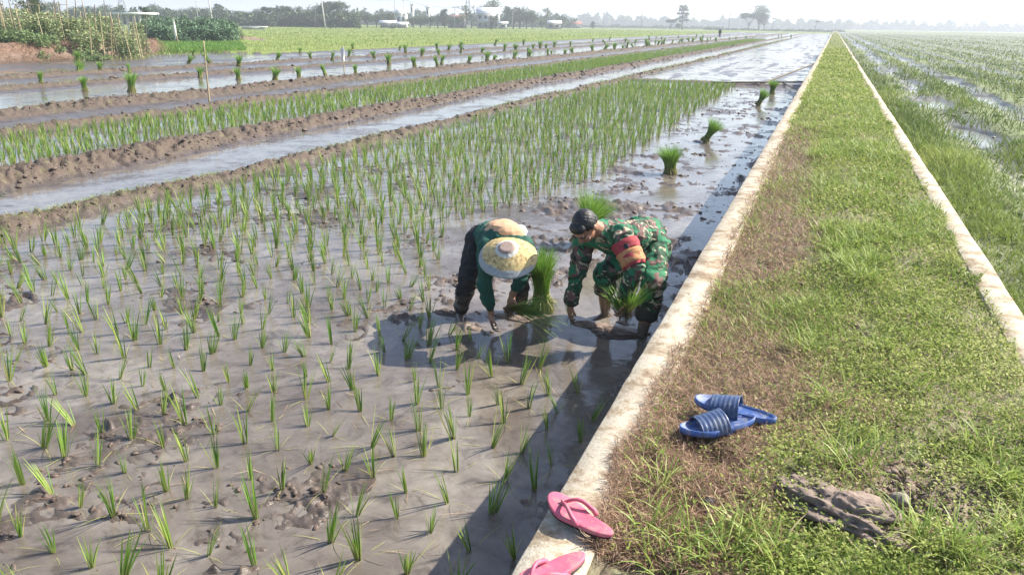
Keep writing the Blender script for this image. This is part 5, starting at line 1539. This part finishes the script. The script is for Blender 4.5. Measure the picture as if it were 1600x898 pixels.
for px, top, s, kd, wd_ in [(428, 9, 250, 'umbrella', .8), (446, 9, 255, 'umbrella', .8), (436, 16, 262, 'round', 1.5), (470, 11, 262, 'sparse', 1.3), (463, 18, 262, 'round', 1.6), (484, 14, 258, 'round', 1.5), (500, 8, 250, 'round', 1.35), (518, 12, 252, 'round', 1.4), (534, 13, 255, 'round', 1.3)]:
    tree(px, top, s, kd, wd_, {428: 'flat topped tree at the left end of the dense grove', 446: 'flat topped tree, second from the left end of the dense grove', 436: 'round tree below the two flat topped trees of the grove', 470: 'sparse tree crown sticking up in the middle of the grove', 463: 'low round tree left of the thin grey pole', 484: 'round tree just left of the thin grey pole in the grove', 500: 'big dark round tree between the two poles of the grove', 518: 'dark round tree just right of the tall whitish pole', 534: 'round tree at the right end of the dense grove'}[px], GT2)
tree(522, 2, 250, 'umbrella', .9, 'tall flat topped tree rising right of the whitish pole above the grove')
GT3 = 'low trees round the long white roofs'
for px, top, s, kd, wd_ in [(549, 19, 270, 'round', 1.7), (563, 18, 272, 'sparse', 1.5), (574, 20, 275, 'round', 1.7), (588, 21, 280, 'round', 1.8), (598, 15, 270, 'sparse', 1.2), (608, 17, 275, 'round', 1.4), (646, 25, 280, 'round', 2.2), (657, 26, 285, 'round', 2.2), (672, 25, 285, 'round', 2.0), (684, 21, 290, 'round', 1.6), (695, 17, 290, 'column', 1.3), (706, 25, 295, 'round', 2.0), (716, 24, 295, 'round', 2.0)]:
    tree(px, top, s, kd, wd_, {549: 'low round tree over the right end of the long white shed roof', 563: 'thin low tree in the gap right of the grove', 574: 'low round tree between the grove and the pale plain house', 588: 'broad low bushy tree just left of the low white roof by the slim pole', 598: 'taller sparse tree above the left end of the low white roof', 608: 'round tree directly left of the slim pale pole',
        646: 'low scrub tree at the foot of the first narrow white block', 657: 'low scrub tree between the two narrow white blocks', 672: 'low scrub tree at the foot of the second narrow white block', 684: 'round tree right of the second narrow white block', 695: 'narrow pointed tree left of the long grey house', 706: 'low round tree behind the left part of the long grey house', 716: 'low round tree behind the middle of the long grey house'}[px], GT3)
tree(728, 10, 300, 'sparse', 1.1, 'bare reddish tree left of the white roofed house')
tree(737, 19, 300, 'sparse', 1.3, 'lower bare tree touching the left wall of the white roofed house')
tree(764, 2, 345, 'round', 1.1, 'big round dark tree rising behind the white roofed house')
tree(770, 24, 292, 'round', 1.2, 'round tree standing in front of the white roofed house')
tree(792, 13, 310, 'column', 1.1, 'slim dark tree right of the white roofed house')
tree(802, 17, 312, 'round', 1.3, 'round tree between the slim tree and the tall pale green tree')
tree(812, 10, 315, 'round', 1.2, 'tallest pale green tree in the clump right of the house')
tree(823, 18, 315, 'round', 1.3, 'rounded tree just right of the tallest tree in the clump')
tree(832, 17, 312, 'round', 1.1, 'dark round tree at the right end of the clump beside the house')
tree(854, 14, 330, 'sparse', .9, 'tattered thin tree left of the small white hut roof')
tree(847, 31, 325, 'round', 1.6, 'small round bush tree at the foot of the tattered thin tree')
tree(877, 26, 340, 'round', 1.4, 'small round tree at the right end of the small white hut')
tree(926, 34, 380, 'column', 1.6, 'tiny pointed shrub alone at the edge of the green field', z=0)
tree(1066, 12, 430, 'tiered', 1.15, 'tall tiered tree standing alone in the middle distance')
tree(1048, 30, 430, 'umbrella', 1.0, 'low spreading tree just left of the tall tiered tree')
tree(1061, 36, 425, 'round', 1.5, 'low bush under the tall tiered tree')
tree(1169, 20, 460, 'umbrella', .95, 'wide spreading tree, left half of the big tree pair near the vanishing point', rz=PSI+.2)
tree(1186, 10, 462, 'round', 1.05, 'tall pointed crown, right half of the big tree pair near the vanishing point')
tree(1194, 22, 463, 'round', 1.0, 'lower right shoulder tree of the big tree pair')
tree(1207, 27, 520, 'palm', .8, 'faint thin palm right of the big tree pair')
tree(1273, 31, 380, 'palm', 1.0, 'small lone palm like tree close to the end of the path')
for px, s in ((405, 190), (516, 200), (561, 210), (612, 215), (768, 240)):
    tree(px, hor(px)+CAM_H*FPX/s-6, s, 'round', 1.8, {405: 'small dark bush alone on the far left part of the field', 516: 'low dark bush just right of the whitish pole base', 561: 'tiny dark bush in the field under the long white roofs', 612: 'tiny bush in the field below the slim pole', 768: 'tiny dark bush at the field edge below the white roofed house'}[px], None, 0, 'bush')

# faint woodland along the horizon
def woodland(name, x0, x1, s0, s1, h0, h1, n, ls, label, seed):
    r = np.random.default_rng(seed)
    px = np.linspace(x0, x1, 60); dd = np.array([col_dir(p) for p in px])
    u_ = r.random(n)*58.99; i0 = u_.astype(int); fr = (u_-i0)[:, None]
    s = s0+(s1-s0)*r.random(n)
    P = (dd[i0]*(1-fr)+dd[i0+1]*fr)*s[:, None]
    hh = h0+(h1-h0)*fbm(u_*1.1, u_*0, 4, seed)**1.5+ (h1-h0)*.3*(vnoise(u_*5, u_*0, seed+2)-.5)
    P[:, 2] = hh*r.random(n)**.7
    V, F, A = leaves(P, r.normal(0, 1, (n, 3)), r.normal(0, 1, (n, 3)), ls*(.7+.6*r.random(n)), ls*.8, r.random(n))
    tag(mk(name, V, F, MATS['tree_leaf'], None, A), label, 'woodland', kind='stuff')
woodland('far_woodland', -60, 430, 236, 250, 1.5, 6.5, 15000, .9, 'hazy dark undergrowth below the treeline behind the left garden', 29)
woodland('far_woodland', 400, 560, 240, 250, 1.5, 6.0, 8000, .8, 'hazy dark undergrowth of the grove behind the pale poles', 30)
woodland('far_woodland', 860, 1330, 900, 1000, 3, 17, 24000, 3.0, 'pale blue band of woodland along the horizon behind the lone trees', 31)
woodland('far_woodland', 1310, 1700, 1000, 1150, 2, 17, 20000, 3.2, 'pale blue band of woodland along the horizon on the right', 37)
woodland('far_woodland', 400, 900, 420, 470, 2, 9, 16000, 1.5, 'hazy low scrub along the horizon behind the roofs', 41)
woodland('far_woodland', 890, 1130, 520, 560, .3, 2.2, 7000, 1.0, 'low hazy hedge along the far edge of the green field', 43)
woodland('far_woodland', 1100, 1320, 430, 470, .2, 1.3, 6000, .8, 'low dark weeds along the far end of the paddies', 47)
# a far blue hill
px = np.linspace(840, 1010, 40); hp_ = np.array([col_dir(p)*1900 for p in px]); hh = 22*np.sin((px-840)/170*PI)**1.3+3*fbm(px*.06, px*0, 3, 9)
Vh = np.concatenate([np.stack([hp_[:, 0], hp_[:, 1], hh*0-1], 1), np.stack([hp_[:, 0]*1.03, hp_[:, 1]*1.03, hh*.7], 1), np.stack([hp_[:, 0]*1.08, hp_[:, 1]*1.08, hh], 1), np.stack([hp_[:, 0]*1.3, hp_[:, 1]*1.3, hh*0-1], 1)])
i = np.arange(3)[:, None]*40; jj = np.arange(39)[None]
tag(mk('hill', Vh, np.stack([i+jj, i+jj+1, i+40+jj+1, i+40+jj], -1).reshape(-1, 4), MATS['far_land'], smooth=True), kind='structure')

# ------------------------------------------------------------------ buildings
def bld(name, px0, px1, s, h_eave, h_top, depth, label, cat='building', wallm='wall_pale', roofm='roof_white', posts=0, rooftype='gable', windows=0, storeys=1, zb=0):
    a_, b_ = place(px0, s), place(px1, s); c = (a_+b_)/2; wd_ = np.linalg.norm(b_-a_); rz = math.atan2((b_-a_)[1], (b_-a_)[0])
    t = empty(name, (c[0], c[1], zb), rz); tag(t, label, cat)
    if posts:
        for i in range(posts):
            for yy_ in (0, depth):
                b = MB(); b.box((-wd_/2+.15+(wd_-.3)*i/(posts-1), yy_, h_eave/2), (.22, .22, h_eave)); b.build('post', MATS['pole_concrete'], t)
    else:
        b = MB(); b.box((0, depth/2, h_eave/2), (wd_, depth, h_eave)); b.build('wall', MATS[wallm], t)
    ov = .5; th = .12
    b = MB()
    hw = wd_/2+ov
    if rooftype == 'gable':
        for sg, y0_, y1_, z0_, z1_ in ((1, -ov, depth/2, h_eave, h_top), (1, depth/2, depth+ov, h_top, h_eave)):
            V = np.array([[-hw, y0_, z0_], [hw, y0_, z0_], [hw, y1_, z1_], [-hw, y1_, z1_], [-hw, y0_, z0_+th], [hw, y0_, z0_+th], [hw, y1_, z1_+th], [-hw, y1_, z1_+th]])
            b.add(V, np.array([[0, 3, 2, 1], [4, 5, 6, 7], [0, 1, 5, 4], [2, 3, 7, 6], [0, 4, 7, 3], [1, 2, 6, 5]]))
    else:
        b.box((0, depth/2, (h_eave+h_top)/2+th), (wd_+2*ov, depth+2*ov, max(.15, h_top-h_eave)))
    b.build('roof', MATS[roofm], t)
    for st in range(storeys):
        for i in range(windows):
            zc = h_eave*(st+.55)/storeys
            b = MB(); xc_ = -wd_/2+wd_*(i+.5)/windows; b.box((xc_, -.03, zc), (wd_/windows*.5, .1, h_eave/storeys*.42)); f_ = b.build('window', MATS['window_dark'], t)
            b = MB(); b.box((xc_, -.10, zc-h_eave/storeys*.23), (wd_/windows*.6, .08, .1)); b.build('sill', MATS['wall_pale'], f_)
    return t
h = bld('house', 746, 780, 300, 5.3, 7.4, 7, 'two storey pale house with a white roof in front of the big round tree', 'house', windows=4, storeys=2)
b = MB(); b.box((0, -1.2, 2.75), (8.4, 1.9, .18)); b.build('balcony', MATS['roof_white'], h)
for i in range(5):
    b = MB(); b.box((-4.0+2.0*i, -2.0, 1.4), (.18, .18, 2.8)); b.build('pillar', MATS['wall_grey'], h)
bld('annex', 780, 792, 296, 2.0, 2.5, 3, 'low white roofed annex at the right foot of the white roofed house', 'building', windows=1)
bld('shed', 514, 522, 262, 2.3, 2.9, 3, 'short white shed roof behind the whitish pole', 'shed', 'wall_grey')
bld('shed', 529, 554, 265, 2.0, 2.6, 4, 'long white shed roof in front of the grove', 'shed', 'wall_grey')
bld('shed', 594, 616, 262, 1.6, 2.3, 4, 'long low white roof left of the slim pole', 'shed', 'wall_grey')
bld('shed', 620, 635, 262, 1.2, 1.9, 4, 'low white roof right of the slim pole', 'shed', 'wall_grey')
bld('house', 619, 634, 320, 5.0, 6.6, 6, 'pale plain house wall behind the low white roofs', 'house', windows=2)
bld('tower_house', 642, 646, 330, 8.6, 8.9, 3, 'narrow white block standing above the scrub', 'building', rooftype='flat', windows=1, storeys=2)
bld('tower_house', 666, 671, 330, 7.6, 7.9, 3, 'second narrow white block, right of the first one', 'building', rooftype='flat', windows=1, storeys=2)
bld('long_house', 700, 726, 305, 3.6, 4.6, 5, 'long grey house left of the bare reddish tree', 'house', 'wall_grey', 'roof_tile', windows=4)
bld('hut', 856, 876, 330, 2.3, 3.3, 5, 'small white roofed hut right of the tattered tree', 'hut', 'wall_grey', windows=2)
bld('hut', 893, 908, 420, 2.0, 3.4, 5, 'faint grey hut roof far away at the right of the buildings', 'hut', 'wall_grey', 'roof_tile')
bld('canopy', 187, 220, 88, 2.35, 2.55, 3, 'open canopy with a flat white roof behind the bean stakes', 'canopy', posts=4, rooftype='flat')
bld('low_wall', 376, 412, 170, .55, .6, .4, 'low pale wall line at the left side of the green field', 'wall', rooftype='flat')

# ------------------------------------------------------------------ poles and wires
tops = {}
def utility(px, base_s, h_, r_, label, lean=0.0, mat='pole_concrete', arm=True, key=None, cat='utility pole'):
    p = place(px, base_s)
    t = empty('utility_pole', tuple(p)); tag(t, label, cat)
    top = Lv((lean, 0, h_))
    b = MB(); b.tube(np.array([[0, 0, -.2], top*.5, top]), [r_, r_*.85, r_*.65], 8); b.build('shaft', MATS[mat], t, True)
    if arm:
        b = MB(); b.box(top-V3(0, 0, .5), (1.9, .12, .14), math.atan2(R0[1], R0[0])); ar = b.build('crossarm', MATS['pole_dark'], t)
        for kx in (-.8, 0, .8):
            b = MB(); b.tube(np.array([top-V3(0, 0, .45)+R0*kx, top-V3(0, 0, .2)+R0*kx]), [.06, .04], 6); b.build('insulator', MATS['roof_white'], ar, True)
    tops[key or px] = p+top
    return t
utility(508, 215, 9.6, .20, 'tall whitish concrete pole slightly leaning left in front of the grove', -.9, key='a')
utility(493, 225, 5.8, .12, 'thin grey pole just left of the tall whitish pole', .0, 'pole_dark', False, key='b')
utility(617, 270, 9.8, .14, 'slim pale pole behind the long low white roofs', 0, 'steel_grey', True, key='c')
utility(634, 255, 9.0, .15, 'utility pole with crossarm right of the low white roofs', -.5, key='d')
utility(710, 290, 7.6, .12, 'thin pole left of the bare reddish tree', 0, 'steel_grey', True, key='e')
utility(801, 300, 6.8, .12, 'thin pole in front of the tree clump beside the house', 0, 'steel_grey', True, key='g')
utility(841, 320, 6.5, .12, 'thin pole between the tree clump and the tattered tree', 0, 'steel_grey', True, key='h')
utility(942, 420, 8.0, .16, 'faint thin pole over the far edge of the green field', 0, 'steel_grey', True, key='i')
utility(1002, 430, 8.5, .17, 'faint thin pole left of the tall tiered tree', 0, 'steel_grey', True, key='j')
utility(1139, 420, 8.4, .18, 'thin dark pole between the tiered tree and the big tree pair', 0, 'pole_dark', True, key='k')
utility(333, 90, 5.4, .09, 'pale pole leaning left behind the leafy hedge', -.35, 'pole_concrete', False, key='l')
utility(309, 120, 4.6, .07, 'thin grey rod standing behind the leafy hedge', 0, 'steel_grey', False, key='m')
utility(166, 90, 3.9, .06, 'thin dark post behind the bean stakes', 0, 'pole_dark', False, key='n')
def wire(k1, k2, dz, sag, label):
    a_, b_ = tops[k1], tops[k2]
    u_ = np.linspace(0, 1, 15)[:, None]
    P = a_+(b_-a_)*u_; P[:, 2] -= dz+sag*4*(u_*(1-u_))[:, 0]
    b = MB(); b.tube(P, .028, 4, False); tag(b.build('power_line', MATS['wire'], None, True), label, 'cable')
wire('a', 'd', .3, 1.0, 'power line sagging between the tall whitish pole and the crossarm pole')
wire('d', 'e', .3, .9, 'power line between the crossarm pole and the thin pole by the bare tree')
wire('e', 'g', .3, .9, 'power line passing above the white roofed house')
wire('g', 'h', .3, .5, 'power line above the tree clump right of the house')
wire('h', 'i', .3, 1.2, 'faint power line running from the tree clump towards the far pole')
# lattice tower
def lattice(px, s, h_, w0, label):
    p = place(px, s); t = empty('lattice_tower', tuple(p), PSI+.3); tag(t, label, 'tower')
    for sx in (-1, 1):
        for sy in (-1, 1):
            b = MB(); b.tube(np.array([[sx*w0, sy*w0, 0], [sx*w0*.12, sy*w0*.12, h_]]), .09, 4); b.build('leg', MATS['steel_grey'], t)
    b = MB(); n_ = 10
    for i in range(n_):
        z0_, z1_ = h_*i/n_, h_*(i+1)/n_; f0_, f1_ = w0*(1-.88*i/n_), w0*(1-.88*(i+1)/n_)
        for sx, sy, ex, ey in ((-1, -1, 1, -1), (1, -1, 1, 1), (1, 1, -1, 1), (-1, 1, -1, -1)):
            b.tube(np.array([[sx*f0_, sy*f0_, z0_], [ex*f1_, ey*f1_, z1_]]), .05, 3); b.tube(np.array([[ex*f0_, ey*f0_, z0_], [sx*f1_, sy*f1_, z1_]]), .05, 3)
    b.build('bracing', MATS['steel_grey'], t)
lattice(731, 360, 16, 1.6, 'faint lattice tower behind the bare reddish tree')
lattice(193, 330, 15, 1.9, 'faint lattice mast behind the garden above the white canopy')

# ------------------------------------------------------------------ haze
hz = MB(); hz.box((0, 1200, 18.4), (5200, 3600, 41.0)); hzo = hz.build('haze', None)
m = bpy.data.materials.new('haze_air'); m.use_nodes = True; n = m.node_tree.nodes; n.clear()
out = n.new('ShaderNodeOutputMaterial'); pv = n.new('ShaderNodeVolumePrincipled')
pv.inputs['Color'].default_value = (.86, .93, 1, 1); pv.inputs['Density'].default_value = .0009; pv.inputs['Anisotropy'].default_value = .2
m.node_tree.links.new(pv.outputs[0], out.inputs['Volume'])
hzo.data.materials.append(m); tag(hzo, kind='stuff')
